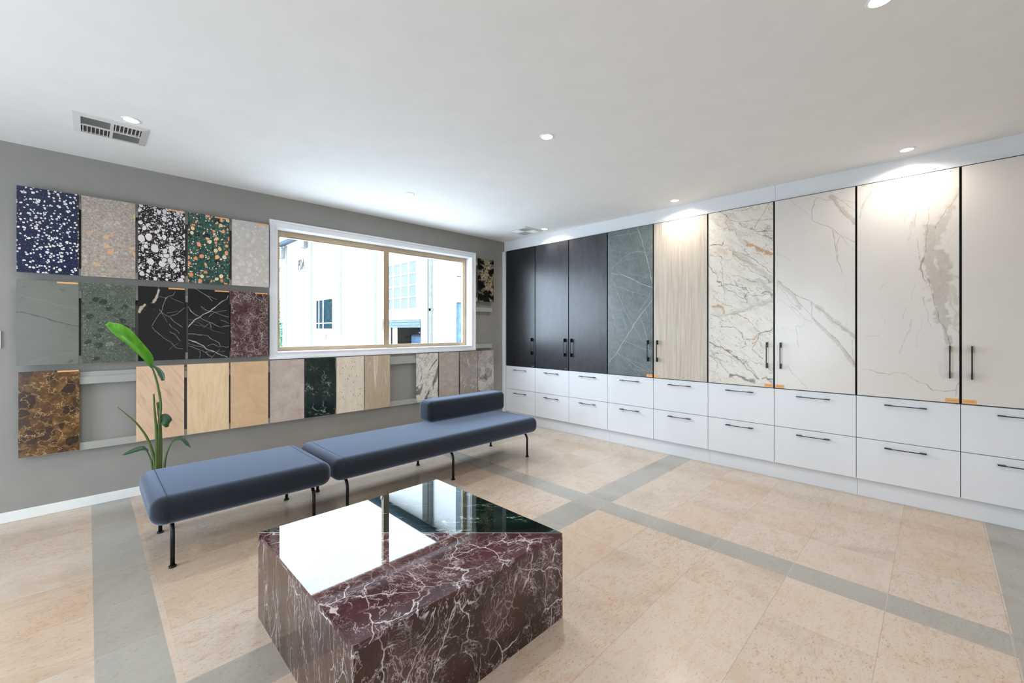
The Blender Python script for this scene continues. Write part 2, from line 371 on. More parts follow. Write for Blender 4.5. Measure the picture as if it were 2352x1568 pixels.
# ------------------------------------------------------------------ floor
def uvface(bm, uvl, x0, x1, y0, y1, fu, fv, mi):
    vs_ = [bm.verts.new((x, y, 0)) for x, y in ((x0, y0), (x1, y0), (x1, y1), (x0, y1))]
    f = bm.faces.new(vs_); f.material_index = mi
    for l in f.loops: l[uvl].uv = (fu(l.vert.co.x), fv(l.vert.co.y))
T = .4125
xr = [(X0-.05, -4.505, 0, -4.505), (-4.505, -4.28, 1, 0), (-4.28, -1.78, 0, -1.78), (-1.78, -1.585, 1, 0), (-1.585, .62, 0, -1.585)]
yr = [(-2.61, .02, 0, -2.61), (-2.845, -2.61, 1, 0), (-4.915, -2.845, 0, -2.845), (-5.12, -4.915, 1, 0), (-7.19, -5.12, 0, -5.12), (-7.39, -7.19, 1, 0), (Y1-.05, -7.39, 0, -7.39)]
bm = B(); uvl = bm.loops.layers.uv.new("UVMap")
for ia, (xa, xb, gx, ax) in enumerate(xr):
    for ib, (ya, yb, gy, ay) in enumerate(yr):
        fu = (lambda x, xa=xa, xb=xb: 50+.01+.98*(x-xa)/(xb-xa)) if gx else (lambda x, ax=ax, ia=ia: (x-ax)/T + 20*ia)
        fv = (lambda y, ya=ya, yb=yb: 50+.01+.98*(y-ya)/(yb-ya)) if gy else (lambda y, ay=ay, ib=ib: (y-ay)/T + 20*ib)
        uvface(bm, uvl, xa, xb, ya, yb, fu, fv, 1 if (gx or gy) else 0)
fl = obj("floor", bm, [M_cream, M_grey], kind="structure")
for p in fl.data.polygons:
    if p.normal.z < 0: p.flip()

# ------------------------------------------------------------------ walls, ceiling
def holed(name, axis, a, b, z0, z1, t0, t1, hole, mat):
    """wall slab with one rectangular hole; axis 'x': runs along x, thickness t0..t1 in y"""
    bm = B(); h0, h1, hz0, hz1 = hole
    for (p, q, u, v) in ((a, h0, z0, z1), (h1, b, z0, z1), (h0, h1, z0, hz0), (h0, h1, hz1, z1)):
        if q-p < 1e-4 or v-u < 1e-4: continue
        if axis == 'x': box(bm, p, q, t0, t1, u, v)
        else: box(bm, t0, t1, p, q, u, v)
    return obj(name, bm, mat, kind="structure")
holed("wall_window", 'x', X0, X1, 0, CEIL, 0, .2, WIN, M_wall)
holed("wall_left", 'y', Y1, .2, 0, CEIL, X0-.2, X0, LWIN, M_wall)
holed("wall_back", 'x', X0, X1, 0, CEIL, Y1-.2, Y1, BWIN, M_ceil)
bxo("wall_right", (X1, X1+.15, Y1, .2, 0, CEIL), M_wall, kind="structure")
bxo("ceiling", (X0-.2, X1+.15, Y1-.2, .2, CEIL, CEIL+.12), M_ceil, kind="structure")
def skirting(name, a, b, axis, t):
    bm = B()
    if axis == 'x': box(bm, a, b, t-.014, t, 0, .075, .004); 
    else: box(bm, t, t+.014, a, b, 0, .075, .004)
    return obj(name, bm, M_base, kind="structure")
skirting("baseboard_window", X0, -.075, 'x', 0)
skirting("baseboard_left", -.015, -.96, 'y', X0)
# white bulkhead above the cupboards, two lengths with a joint
YE = -5.39                       # end of the last cupboard
bxo("trim_1", (-.02, .6, -3.6165, -.001, 2.5625, CEIL), M_white, kind="structure")
bxo("trim_2", (-.02, .6, YE-.02, -3.6185, 2.5625, CEIL), M_white, kind="structure")
# upright filler panel between the window wall and the first cupboard
bxo("trim_3", (-.062, -.0, -.061, -.001, 0, 2.553), M_white, kind="structure")
bxo("trim_4", (-.05, .6, YE-.022, YE-.002, 0, 2.56), M_white, kind="structure")

# ------------------------------------------------------------------ window
w0, w1, z0, z1 = WIN
def ringbox(bm, x0, x1, z0, z1, wx0, wx1, wz0, wz1, y0, y1, bev=0):
    """rectangular ring: outer x0..x1,z0..z1; member widths wx0,wx1 (sides) wz0,wz1 (bottom, top)"""
    def mit(pts):
        lo = [bm.verts.new((x, y0, z)) for x, z in pts]; hi = [bm.verts.new((x, y1, z)) for x, z in pts]
        bm.faces.new(lo); bm.faces.new(hi[::-1])
        for i in range(4): bm.faces.new((lo[i], lo[(i+1) % 4], hi[(i+1) % 4], hi[i]))
    a, b, c, d = x0+wx0, x1-wx1, z0+wz0, z1-wz1
    mit([(x0, z0), (a, c), (a, d), (x0, z1)]); mit([(x1, z0), (x1, z1), (b, d), (b, c)])
    mit([(x0, z0), (x1, z0), (b, c), (a, c)]); mit([(x0, z1), (a, d), (b, d), (x1, z1)])
    return bm
bm = ringbox(B(), -3.256, -.609, 1.077, 2.462, .071, .071, .068, .070, -.018, 0)
ringbox(bm, -3.256, -.609, 1.077, 2.462, .018, .018, .018, .018, -.028, -.0181)
ringbox(bm, -3.197, -.668, 1.133, 2.404, .012, .012, .012, .012, -.024, -.0181)
win = obj("window_1", bm, M_whiteplain, kind="structure")
obj("window_sill", box(box(box(box(B(), w0-.004, w0+.004, .0005, .199, z0, z1), w1-.004, w1+.004, .0005, .199, z0, z1), w0, w1, .0005, .199, z1-.004, z1+.004), w0, w1, .0005, .199, z0-.004, z0+.004), M_whiteplain, win)
fr = obj("window_frame", ringbox(ringbox(B(), w0+.001, w1-.001, z0+.001, z1-.001, .05, .045, .040, .055, .10, .155), w0+.02, w1-.02, z0+.02, z1-.02, .038, .035, .026, .045, .112, .145), M_alu, win)
obj("mullion", box(box(B(), -1.972, -1.897, .096, .15, z0+.03, z1-.05, .002), -1.945, -1.925, .09, .0965, z0+.035, z1-.055), M_alu, win)
obj("window_pane", box(B(), w0+.04, -1.96, .126, .130, z0+.03, z1-.05), M_glass, win)
obj("window_pane", box(B(), -1.90, w1-.04, .126, .130, z0+.03, z1-.05), M_glass, win)
obj("latch", box(box(B(), -2.004, -1.986, .085, .118, 1.36, 1.50, .003), -2.006, -1.984, .07, .09, 1.41, 1.47, .003), M_whiteplain, win)
# glazed openings behind the camera: slim white frames and clear panes
def side_window(name, axis, hole, t):
    h0, h1, a, b = hole; bm = B(); n = 3; g = B()
    for i in range(n+1):
        c = h0 + (h1-h0)*i/n; c0, c1 = max(h0, c-.03), min(h1, c+.03)
        box(bm, *( (c0, c1, t-.03, t+.03, a, b) if axis == 'x' else (t-.03, t+.03, c0, c1, a, b)))
    for zz in ((a, a+.06), (b-.06, b)):
        box(bm, *((h0, h1, t-.029, t+.029, *zz) if axis == 'x' else (t-.029, t+.029, h0, h1, *zz)))
    o = obj(name, bm, M_whiteplain, kind="structure")
    box(g, *((h0+.02, h1-.02, t-.003, t+.003, a+.03, b-.03) if axis == 'x' else (t-.003, t+.003, h0+.02, h1-.02, a+.03, b-.03)))
    obj("window_pane", g, M_glass, o)
side_window("window_2", 'y', LWIN, X0-.1); side_window("added_window", 'x', BWIN, Y1-.1)  # the back window is unseen, added to brighten the ceiling

# ------------------------------------------------------------------ light switch, ceiling vents, downlights
sw = thing("light_switch", "cream light switch plate on the grey wall beside the grey green stone sample", "switch", (-5.0, 0, 1.3))
bxo("switch_plate", (-.042, .042, -.012, 0, -.0625, .0625), M_whiteplain, sw, .003)
bxo("rocker", (-.012, .012, -.017, -.0115, -.02, .02), M_whiteplain, sw, .002)

M_vent = paint("vent_white_plastic", (214, 214, 211), .45, var=.01)
M_ventdark = paint("vent_duct_grey", (92, 88, 84), .8)
def vent(loc, label, size=.36, rz=0):
    t = thing("air_vent", label, "vent", loc, rz, "square four way ceiling air vents")
    h = size/2; bm = B()
    def rb(o, i, za, zb):
        lo = [(o, o), (o, -o), (-o, -o), (-o, o)]; li = [(i, i), (i, -i), (-i, -i), (-i, i)]
        A = [bm.verts.new((x, y, za)) for x, y in lo]; Bv = [bm.verts.new((x, y, zb)) for x, y in li]; C = [bm.verts.new((x, y, 0)) for x, y in li]; D = [bm.verts.new((x, y, 0)) for x, y in lo]
        for k in range(4):
            j = (k+1) % 4
            bm.faces.new((A[k], A[j], Bv[j], Bv[k])); bm.faces.new((Bv[k], Bv[j], C[j], C[k])); bm.faces.new((D[k], D[j], A[j], A[k]))
    rb(h, h-.035, -.004, -.013)
    i = h-.035
    box(bm, -.008, .008, -i, i, -.013, -.001); box(bm, -i, i, -.008, .008, -.0128, -.001)
    obj("vent_frame", bm, M_vent, t)
    bxo("duct_opening", (-i, i, -i, i, -.0012, -.0004), M_ventdark, t)
    for sx in (-1, 1):
        for sy in (-1, 1):
            bm = B(); a0, a1 = sorted((sx*.008, sx*i)); b0, b1 = sorted((sy*.008, sy*i))
            if sx*sy > 0:                                   # blades along x
                n = 8
                for k in range(n):
                    c = b0+(b1-b0)*(k+.5)/n
                    v = [bm.verts.new(p) for p in ((a0, c-.0065, -.012), (a1, c-.0065, -.012), (a1, c+.003, -.002), (a0, c+.003, -.002))]; bm.faces.new(v)
                    v = [bm.verts.new(p) for p in ((a0, c-.0080, -.0115), (a1, c-.0080, -.0115), (a1, c+.0015, -.0015), (a0, c+.0015, -.0015))]; bm.faces.new(v)
            else:
                n = 7
                for k in range(n):
                    c = a0+(a1-a0)*(k+.5)/n
                    box(bm, c-.0022, c+.0022, b0, b1, -.012, -.002)
            obj("louvre", bm, M_vent, t)
    return t
vent((-4.412, -.775, CEIL), "square ceiling air vent over the stone samples, its edge touching a downlight")
vent((-.345, -.742, CEIL), "square ceiling air vent in the corner above the black cupboard", rz=math.pi/2)

def downlight():
    t = thing("downlight", "", "ceiling light", (0, 0, CEIL), group="recessed ceiling downlights")
    obj("trim_ring", lathe(B(), [(.049, 0), (.049, -.003), (.046, -.005), (.038, -.005), (.036, -.0008)], 32), M_whiteplain, t, smooth=True)
    obj("lens", lathe(B(), [(.036, -.0008), (.036, -.0035), (.0, -.0036)][:2]+[(.002, -.0036)], 32), M_lamp, t)
    return t
def lamp(x, y, power):
    l = bpy.data.lights.new("lamp", 'AREA'); l.shape = 'DISK'; l.size = .07; l.energy = power; l.color = (1, .94, .87); l.spread = math.radians(150)
    o = bpy.data.objects.new("lamp_light", l); COL.objects.link(o); o.location = (x, y, CEIL-.008)
LP = 4.3
DL = [(-4.33, -1.045, "glowing ceiling downlight touching the air vent over the stone samples"),
      (-2.283, -1.0, "glowing ceiling downlight just above the white framed window"),
      (-.24, -1.0, "glowing ceiling downlight beside the corner air vent above the black cupboards"),
      (-2.277, -2.766, "glowing ceiling downlight alone in mid ceiling, nearest the dark coffee table"),
      (-.232, -2.76, "glowing ceiling downlight above the beige wood grain stone door"),
      (-.228, -4.518, "glowing ceiling downlight above the white door with one tall grey vein"),
      (-2.255, -4.512, "glowing ceiling downlight cut off by the top edge of the photo")]
HID = [(-4.33, -2.77), (-4.33, -4.51), (-2.27, -6.27), (-4.33, -6.27), (-6.38, -1.0), (-6.38, -2.77), (-6.38, -4.51), (-6.38, -6.27)]
d0 = downlight()
for i, (x, y, lab) in enumerate(DL):
    d = d0 if i == 0 else copy_tree(d0)
    d.location = (x, y, CEIL); d["label"] = lab; lamp(x, y, LP)
for x, y in HID:
    d = copy_tree(d0); d.location = (x, y, CEIL); d["label"] = "recessed ceiling downlight behind the camera"; lamp(x, y, LP)

# ------------------------------------------------------------------ veins drawn as a colour attribute on a dense front face
VEINS={4:[(0,3.5,1,[(0.389,2.569),(0.402,2.524),(0.435,2.422),(0.467,2.309),(0.5,2.196),(0.532,2.085),(0.551,2.006),(0.57,1.892)]),(0,2,0.6,[(0.018,2.486),(0.127,2.494),(0.232,2.49),(0.322,2.488),(0.402,2.506),(0.506,2.548)]),(0,2,0.4,[(0.26,2.566),(0.288,2.494),(0.315,2.422)]),(0,2,0.4,[(0.402,2.506),(0.467,2.429)]),(0,2.5,0.6,[(0.054,2.11),(0.169,2.193),(0.281,2.254),(0.395,2.272),(0.487,2.246)]),(0,1.5,0.4,[(0.169,2.193),(0.281,2.192),(0.395,2.199)]),(0,1.5,0.3,[(0.018,2.345),(0.197,2.283),(0.395,2.272)]),(0,4,1,[(0.047,2.054),(0.127,2.033),(0.211,2.016),(0.322,1.96),(0.441,1.89),(0.545,1.856),(0.579,1.844)]),(0,2,0.4,[(0.281,2.025),(0.402,1.99),(0.506,1.959)]),(0,2.5,0.5,[(0.112,1.883),(0.211,1.863),(0.322,1.813),(0.428,1.784),(0.525,1.746)]),(0,2,0.35,[(0.025,2.011),(0.112,1.883)]),(0,3,0.8,[(0.579,1.714),(0.506,1.622),(0.389,1.492),(0.335,1.401),(0.225,1.246),(0.127,1.106),(0.018,0.974)]),(0,2,0.6,[(0.557,1.81),(0.532,1.74),(0.467,1.647),(0.395,1.565)]),(0,3,1,[(0.335,1.401),(0.225,1.246),(0.127,1.106)]),(0,2,0.5,[(0.467,1.587),(0.402,1.492),(0.267,1.334)]),(0,2,0.55,[(0.091,1.904),(0.155,1.761),(0.218,1.62),(0.281,1.507),(0.349,1.395),(0.428,1.286)]),(0,2.5,0.7,[(0.493,1.61),(0.519,1.502)]),(0,3,0.8,[(0.441,1.479),(0.474,1.395),(0.506,1.275),(0.551,1.074)]),(0,1.8,0.4,[(0.169,1.609),(0.218,1.495),(0.253,1.371)]),(0,1.8,0.4,[(0.025,1.678),(0.069,1.549),(0.105,1.409)]),(0,2.5,0.7,[(0.225,1.24),(0.335,1.199),(0.467,1.154),(0.57,1.134)]),(0,2,0.55,[(0.127,1.099),(0.253,1.024),(0.428,0.923),(0.57,0.873)]),(0,2,0.4,[(0.127,1.099),(0.225,1.01),(0.322,0.929),(0.428,0.839)]),(0,2,0.4,[(0.26,1.036),(0.467,0.962),(0.579,0.898)]),(0,2,0.5,[(0.335,0.917),(0.454,0.901),(0.493,0.916)]),(0,1.6,0.3,[(0.112,1.244),(0.169,1.17),(0.288,1.124)])],
6:[(0,4,0.8,[(0.102,2.554),(0.152,2.505),(0.201,2.451),(0.295,2.415),(0.365,2.409),(0.454,2.411),(0.584,2.375)]),(0,3,0.8,[(0.188,2.563),(0.295,2.516),(0.376,2.525),(0.432,2.551),(0.509,2.541),(0.584,2.544)]),(1,6,0.8,[(0.536,2.536),(0.487,2.466),(0.449,2.4),(0.421,2.33)]),(0,5,1,[(0.284,2.404),(0.307,2.375),(0.399,2.322),(0.476,2.296),(0.541,2.292),(0.584,2.273)]),(0,3,0.7,[(0.225,2.517),(0.164,2.438),(0.236,2.323),(0.295,2.237),(0.376,2.15)]),(0,3,0.7,[(0.421,2.305),(0.487,2.258),(0.584,2.243)]),(0,6,0.9,[(0.515,2.253),(0.552,2.235),(0.584,2.2)]),(0,4,0.7,[(0.115,2.382),(0.164,2.373),(0.133,2.353)]),(2,40,0.5,[(0.176,2.462),(0.26,2.306),(0.342,2.218)]),(1,28,1,[(0.376,2.188),(0.421,2.15),(0.476,2.118),(0.541,2.079),(0.584,2.056)]),(1,12,0.7,[(0.342,2.23),(0.376,2.188),(0.454,2.14),(0.531,2.093)]),(1,10,0.8,[(0.027,2.237),(0.077,2.23),(0.115,2.218)]),(0,5,1,[(0.14,2.254),(0.121,2.224),(0.065,2.232),(0.014,2.226)]),(0,3,0.7,[(0.115,2.212),(0.188,2.189),(0.225,2.132),(0.231,2.067),(0.201,2.052),(0.115,2.088),(0.065,2.12),(0.008,2.134)]),(1,5,0.9,[(0.225,2.132),(0.272,2.133),(0.33,2.106),(0.376,2.094),(0.454,2.09)]),(0,4,0.7,[(0.225,2.132),(0.319,2.044),(0.387,1.999),(0.454,1.979)]),(2,34,0.8,[(0.242,2.124),(0.342,2.042),(0.443,1.943),(0.509,1.888),(0.584,1.821)]),(0,5,0.9,[(0.33,2.106),(0.399,2.048),(0.487,1.988),(0.541,1.921),(0.584,1.869)]),(0,4,0.7,[(0.248,2.065),(0.342,1.979),(0.421,1.908),(0.498,1.864),(0.584,1.809)]),(0,4,0.7,[(0.127,2.08),(0.14,1.974),(0.143,1.857),(0.152,1.713),(0.164,1.622)]),(0,6,1,[(0.008,2.014),(0.033,1.972),(0.065,1.936),(0.096,1.9),(0.077,1.862),(0.14,1.811)]),(0,5,1,[(0.09,1.815),(0.164,1.816),(0.236,1.804),(0.295,1.794),(0.342,1.778)]),(0,9,0.8,[(0.342,1.778),(0.376,1.725),(0.342,1.69),(0.353,1.626)]),(0,5,0.8,[(0.236,1.862),(0.272,1.808),(0.342,1.759)]),(0,4,0.8,[(0.14,1.805),(0.213,1.748),(0.284,1.693),(0.342,1.664)]),(0,4,0.7,[(0.219,1.915),(0.295,1.882),(0.376,1.838),(0.432,1.821)]),(0,4,0.6,[(0.236,1.708),(0.319,1.64),(0.399,1.606),(0.487,1.633),(0.573,1.665)]),(2,30,0.8,[(0.454,1.844),(0.498,1.816),(0.531,1.716),(0.563,1.689)]),(0,4,0.8,[(0.387,1.712),(0.454,1.696),(0.531,1.691)]),(0,8,0.9,[(0.498,1.718),(0.552,1.702),(0.563,1.677),(0.584,1.712)]),(0,4,0.6,[(0.509,1.864),(0.531,1.813),(0.584,1.833)]),(1,16,0.9,[(0.033,1.601),(0.09,1.605),(0.14,1.597),(0.152,1.544)]),(1,9,0.7,[(0.127,1.623),(0.201,1.614),(0.26,1.579)]),(1,14,0.8,[(0.127,1.584),(0.146,1.531)]),(0,4,0.8,[(0.014,1.535),(0.065,1.52),(0.115,1.493),(0.14,1.453),(0.121,1.408)]),(2,18,0.9,[(0.164,1.505),(0.284,1.54),(0.399,1.587),(0.498,1.62),(0.584,1.646)]),(1,3,0.8,[(0.164,1.499),(0.284,1.534),(0.432,1.573),(0.584,1.64)]),(0,3,0.9,[(0.176,1.544),(0.284,1.566),(0.342,1.589)]),(1,5,1,[(0.272,1.522),(0.342,1.476),(0.399,1.437),(0.443,1.375),(0.476,1.351)]),(0,7,0.9,[(0.121,1.402),(0.188,1.395),(0.26,1.382),(0.307,1.337),(0.33,1.274),(0.376,1.275)]),(0,8,0.9,[(0.584,1.375),(0.52,1.351),(0.476,1.326),(0.432,1.264),(0.399,1.238)]),(1,10,0.7,[(0.476,1.338),(0.421,1.288),(0.353,1.262),(0.33,1.224)]),(0,4,0.7,[(0.33,1.274),(0.342,1.212),(0.284,1.185)]),(0,6,0.8,[(0.432,1.251),(0.41,1.176),(0.454,1.129),(0.498,1.106)]),(0,9,1,[(0.008,1.249),(0.052,1.217),(0.115,1.186),(0.176,1.168),(0.225,1.125),(0.272,1.083),(0.319,1.047),(0.376,0.975),(0.421,0.929),(0.454,0.907)]),(1,12,1,[(0.17,1.175),(0.213,1.157)]),(0,5,0.8,[(0.014,1.15),(0.077,1.132),(0.164,1.123),(0.225,1.093)]),(0,5,0.8,[(0.014,1.096),(0.102,1.074),(0.14,1.011),(0.201,0.937),(0.26,0.878)]),(0,24,1,[(0.213,0.925),(0.272,0.923),(0.342,0.897),(0.421,0.879)]),(0,18,1,[(0.476,0.908),(0.52,0.93),(0.541,0.902),(0.584,0.917)]),(0,5,0.9,[(0.284,1.096),(0.365,1.05),(0.41,0.965),(0.454,0.907)]),(0,7,0.8,[(0.541,0.974),(0.584,0.977)]),(0,5,0.6,[(0.342,1.136),(0.432,1.066),(0.509,1.058),(0.563,1)]),(0,3,0.5,[(0.014,0.964),(0.102,0.904),(0.225,0.875),(0.272,0.841)]),(0,3,0.6,[(0.065,1.257),(0.102,1.297),(0.14,1.336)])],
7:[(0,3,0.5,[(0.117,2.541),(0.177,2.47),(0.235,2.4),(0.292,2.332)]),(0,4,0.8,[(0.421,2.475),(0.385,2.477),(0.32,2.52),(0.297,2.479),(0.285,2.413),(0.288,2.327),(0.33,2.28),(0.403,2.25),(0.439,2.211),(0.501,2.152),(0.582,2.096)]),(0,4,0.6,[(0.457,2.192),(0.509,2.128),(0.569,2.022)]),(0,5,0.9,[(0.426,2.213),(0.444,2.138),(0.448,2.06),(0.457,1.96)]),(0,4,0.8,[(0.479,2.155),(0.457,2.092),(0.461,2.014),(0.457,1.954),(0.483,1.891),(0.496,1.846)]),(2,26,0.9,[(0.421,2.509),(0.457,2.434),(0.509,2.358),(0.544,2.297),(0.578,2.247)]),(0,3,0.8,[(0.412,2.511),(0.457,2.423),(0.509,2.325),(0.578,2.242)]),(0,3,0.7,[(0.439,2.505),(0.509,2.434),(0.578,2.355),(0.582,2.268)]),(0,3,0.5,[(0.492,2.46),(0.582,2.419)]),(0,2,0.3,[(0.421,2.375),(0.474,2.354)]),(0,2,0.3,[(0.196,2.309),(0.273,2.292)]),(0,3,0.5,[(0.014,2.071),(0.076,2.028),(0.132,1.994)]),(0,5,0.9,[(0.014,1.843),(0.056,1.78),(0.117,1.717),(0.196,1.653),(0.264,1.621),(0.32,1.579)]),(2,22,0.8,[(0.019,1.819),(0.096,1.718),(0.177,1.631),(0.201,1.549)]),(0,4,0.7,[(0.014,1.783),(0.076,1.707),(0.137,1.61),(0.201,1.543)]),(0,4,0.7,[(0.137,1.703),(0.196,1.595),(0.264,1.512),(0.292,1.466)]),(0,5,0.8,[(0.269,1.615),(0.288,1.557),(0.278,1.489),(0.311,1.443)]),(0,3,0.5,[(0.03,1.65),(0.076,1.6),(0.127,1.575),(0.167,1.503),(0.225,1.461),(0.273,1.426)]),(0,4,0.7,[(0.117,1.599),(0.177,1.538),(0.225,1.467),(0.292,1.432)]),(0,4,0.6,[(0.206,1.398),(0.167,1.41),(0.172,1.328),(0.191,1.212)]),(0,3,0.5,[(0.206,1.398),(0.23,1.444)]),(2,22,0.9,[(0.292,1.466),(0.348,1.386),(0.412,1.319),(0.483,1.232),(0.535,1.146),(0.586,1.052)]),(0,5,0.9,[(0.292,1.46),(0.358,1.397),(0.421,1.33),(0.492,1.243),(0.544,1.157),(0.586,1.062)]),(2,24,0.9,[(0.32,1.567),(0.394,1.498),(0.439,1.441),(0.501,1.385),(0.582,1.304)]),(0,4,0.9,[(0.264,1.621),(0.32,1.556),(0.394,1.503),(0.448,1.43),(0.509,1.375),(0.582,1.326)]),(0,4,0.7,[(0.394,1.475),(0.448,1.397),(0.527,1.353),(0.582,1.294)]),(0,4,0.7,[(0.561,1.288),(0.561,1.201),(0.569,1.083)]),(0,2,0.4,[(0.019,1.363),(0.076,1.375),(0.167,1.369)]),(0,2,0.35,[(0.056,1.387),(0.081,1.316),(0.019,1.351)]),(0,2,0.35,[(0.518,1.44),(0.522,1.385)]),(0,3,0.7,[(0.096,1.056),(0.137,0.976),(0.196,0.911),(0.235,0.879),(0.249,0.846)]),(0,2,0.25,[(0.235,1.329),(0.33,1.318)]),(0,2,0.2,[(0.273,2.187),(0.348,2.085),(0.439,1.984)]),(0,2,0.3,[(0.518,1.778),(0.509,1.724),(0.544,1.667)])],
8:[(1,10,0.5,[(0.034,2.547),(0.106,2.532),(0.086,2.482),(0.045,2.397),(0.014,2.283)]),(0,3,0.6,[(0.116,2.521),(0.065,2.453),(0.034,2.386),(0.014,2.296)]),(0,4,0.5,[(0.364,2.468),(0.35,2.384)]),(0,3,0.6,[(0.337,2.374),(0.35,2.296),(0.353,2.233),(0.348,2.158)]),(1,16,0.35,[(0.346,2.247),(0.341,2.159)]),(2,14,0.4,[(0.318,2.391),(0.3,2.306),(0.286,2.207)]),(2,10,0.4,[(0.328,2.2),(0.309,2.064)]),(0,4,0.7,[(0.419,2.294),(0.418,2.208),(0.413,2.122),(0.404,2),(0.391,1.89)]),(0,4,0.7,[(0.359,2.056),(0.364,1.956),(0.373,1.88),(0.364,1.831)]),(0,9,1,[(0.391,1.915),(0.373,1.855),(0.382,1.792),(0.395,1.741)]),(2,50,0.9,[(0.426,2.133),(0.435,2.02),(0.426,1.874),(0.435,1.774)]),(2,50,1,[(0.479,1.941),(0.5,1.829),(0.496,1.696),(0.479,1.575)]),(2,60,1,[(0.435,1.799),(0.461,1.674),(0.483,1.527),(0.491,1.429)]),(2,24,1,[(0.5,1.405),(0.508,1.332),(0.525,1.272)]),(0,4,0.9,[(0.395,1.778),(0.426,1.713),(0.44,1.626),(0.457,1.527),(0.479,1.429),(0.508,1.368),(0.521,1.296),(0.53,1.236)]),(1,26,0.4,[(0.575,2.382),(0.53,2.284),(0.496,2.206),(0.47,2.15)]),(0,4,0.7,[(0.579,2.381),(0.521,2.261),(0.487,2.183),(0.453,2.128)]),(2,30,0.7,[(0.546,2.268),(0.504,2.168),(0.47,2.089),(0.466,2.016)]),(0,2,0.4,[(0.579,2.131),(0.546,2.064),(0.521,2.008)]),(2,12,0.6,[(0.513,1.828),(0.546,1.764),(0.579,1.749)]),(2,26,0.6,[(0.538,1.693),(0.555,1.608),(0.579,1.571)]),(2,14,0.6,[(0.513,1.671),(0.546,1.548),(0.563,1.5),(0.546,1.404)]),(2,12,0.5,[(0.579,1.428),(0.546,1.38),(0.579,1.345)]),(0,4,0.5,[(0.386,1.617),(0.4,1.542),(0.418,1.479),(0.425,1.399)]),(0,2,0.4,[(0.35,1.719),(0.328,1.658),(0.321,1.595)]),(0,3,0.4,[(0.304,1.546),(0.276,1.496),(0.27,1.445)]),(2,8,0.5,[(0.328,1.456),(0.309,1.368),(0.281,1.279),(0.255,1.189)]),(2,6,0.3,[(0.391,1.455),(0.364,1.331),(0.355,1.231)]),(0,2,0.4,[(0.136,1.696),(0.166,1.733),(0.2,1.75)]),(0,2,0.25,[(0.171,1.466),(0.164,1.394)]),(0,2.5,0.6,[(0.05,1.315),(0.096,1.322),(0.136,1.326)]),(0,3.5,0.9,[(0.024,1.053),(0.106,1.038),(0.205,1.006),(0.229,1.031),(0.29,1.028),(0.328,0.997),(0.364,0.971),(0.409,0.96),(0.444,0.92),(0.496,0.913),(0.563,0.928)]),(0,3,0.7,[(0.579,0.987),(0.563,0.938),(0.556,0.878)]),(2,10,0.25,[(0.483,1.125),(0.479,1.052),(0.5,1.005)]),(0,3,0.6,[(0.404,1.975),(0.395,1.902)]),(0,3,0.6,[(0.382,1.779),(0.418,1.677)])],
103:[(1,22,1,[(-0.001,1.515),(0.021,1.555),(0.043,1.58)]),(1,16,1,[(0.099,1.597),(0.109,1.632),(0.118,1.662),(0.13,1.703)]),(0,4,0.9,[(0.13,1.723),(0.126,1.683)]),(0,3,0.7,[(0.081,1.591),(0.107,1.595)]),(0,3,0.8,[(0.244,1.7),(0.228,1.669),(0.196,1.657),(0.172,1.631),(0.161,1.59),(0.157,1.55),(0.149,1.52)]),(0,5,0.8,[(0.169,1.635),(0.192,1.652)]),(0,2,0.6,[(0.134,1.653),(0.169,1.64)]),(0,2,0.6,[(0.208,1.647),(0.24,1.629),(0.264,1.615),(0.296,1.601)]),(0,3,0.8,[(0.138,1.544),(0.151,1.52),(0.176,1.495),(0.208,1.471),(0.232,1.441),(0.268,1.416),(0.296,1.393)]),(0,3,0.7,[(0.151,1.52),(0.122,1.474),(0.099,1.429),(0.088,1.4)]),(0,3,0.7,[(0.088,1.39),(0.107,1.355),(0.141,1.32),(0.18,1.285),(0.228,1.243),(0.256,1.217),(0.292,1.201)]),(0,3,0.7,[(0.2,1.415),(0.228,1.38),(0.256,1.36),(0.27,1.339)]),(0,3,0.6,[(0.208,1.355),(0.24,1.329),(0.26,1.299),(0.28,1.273)]),(0,3,0.6,[(0.208,1.486),(0.248,1.507),(0.276,1.534),(0.302,1.565)]),(0,2,0.5,[(0.153,1.515),(0.172,1.46),(0.184,1.43)]),(0,1.6,0.4,[(0.184,1.513),(0.228,1.522),(0.256,1.533)]),(0,2,0.4,[(0.196,1.204),(0.224,1.233),(0.264,1.258)])],
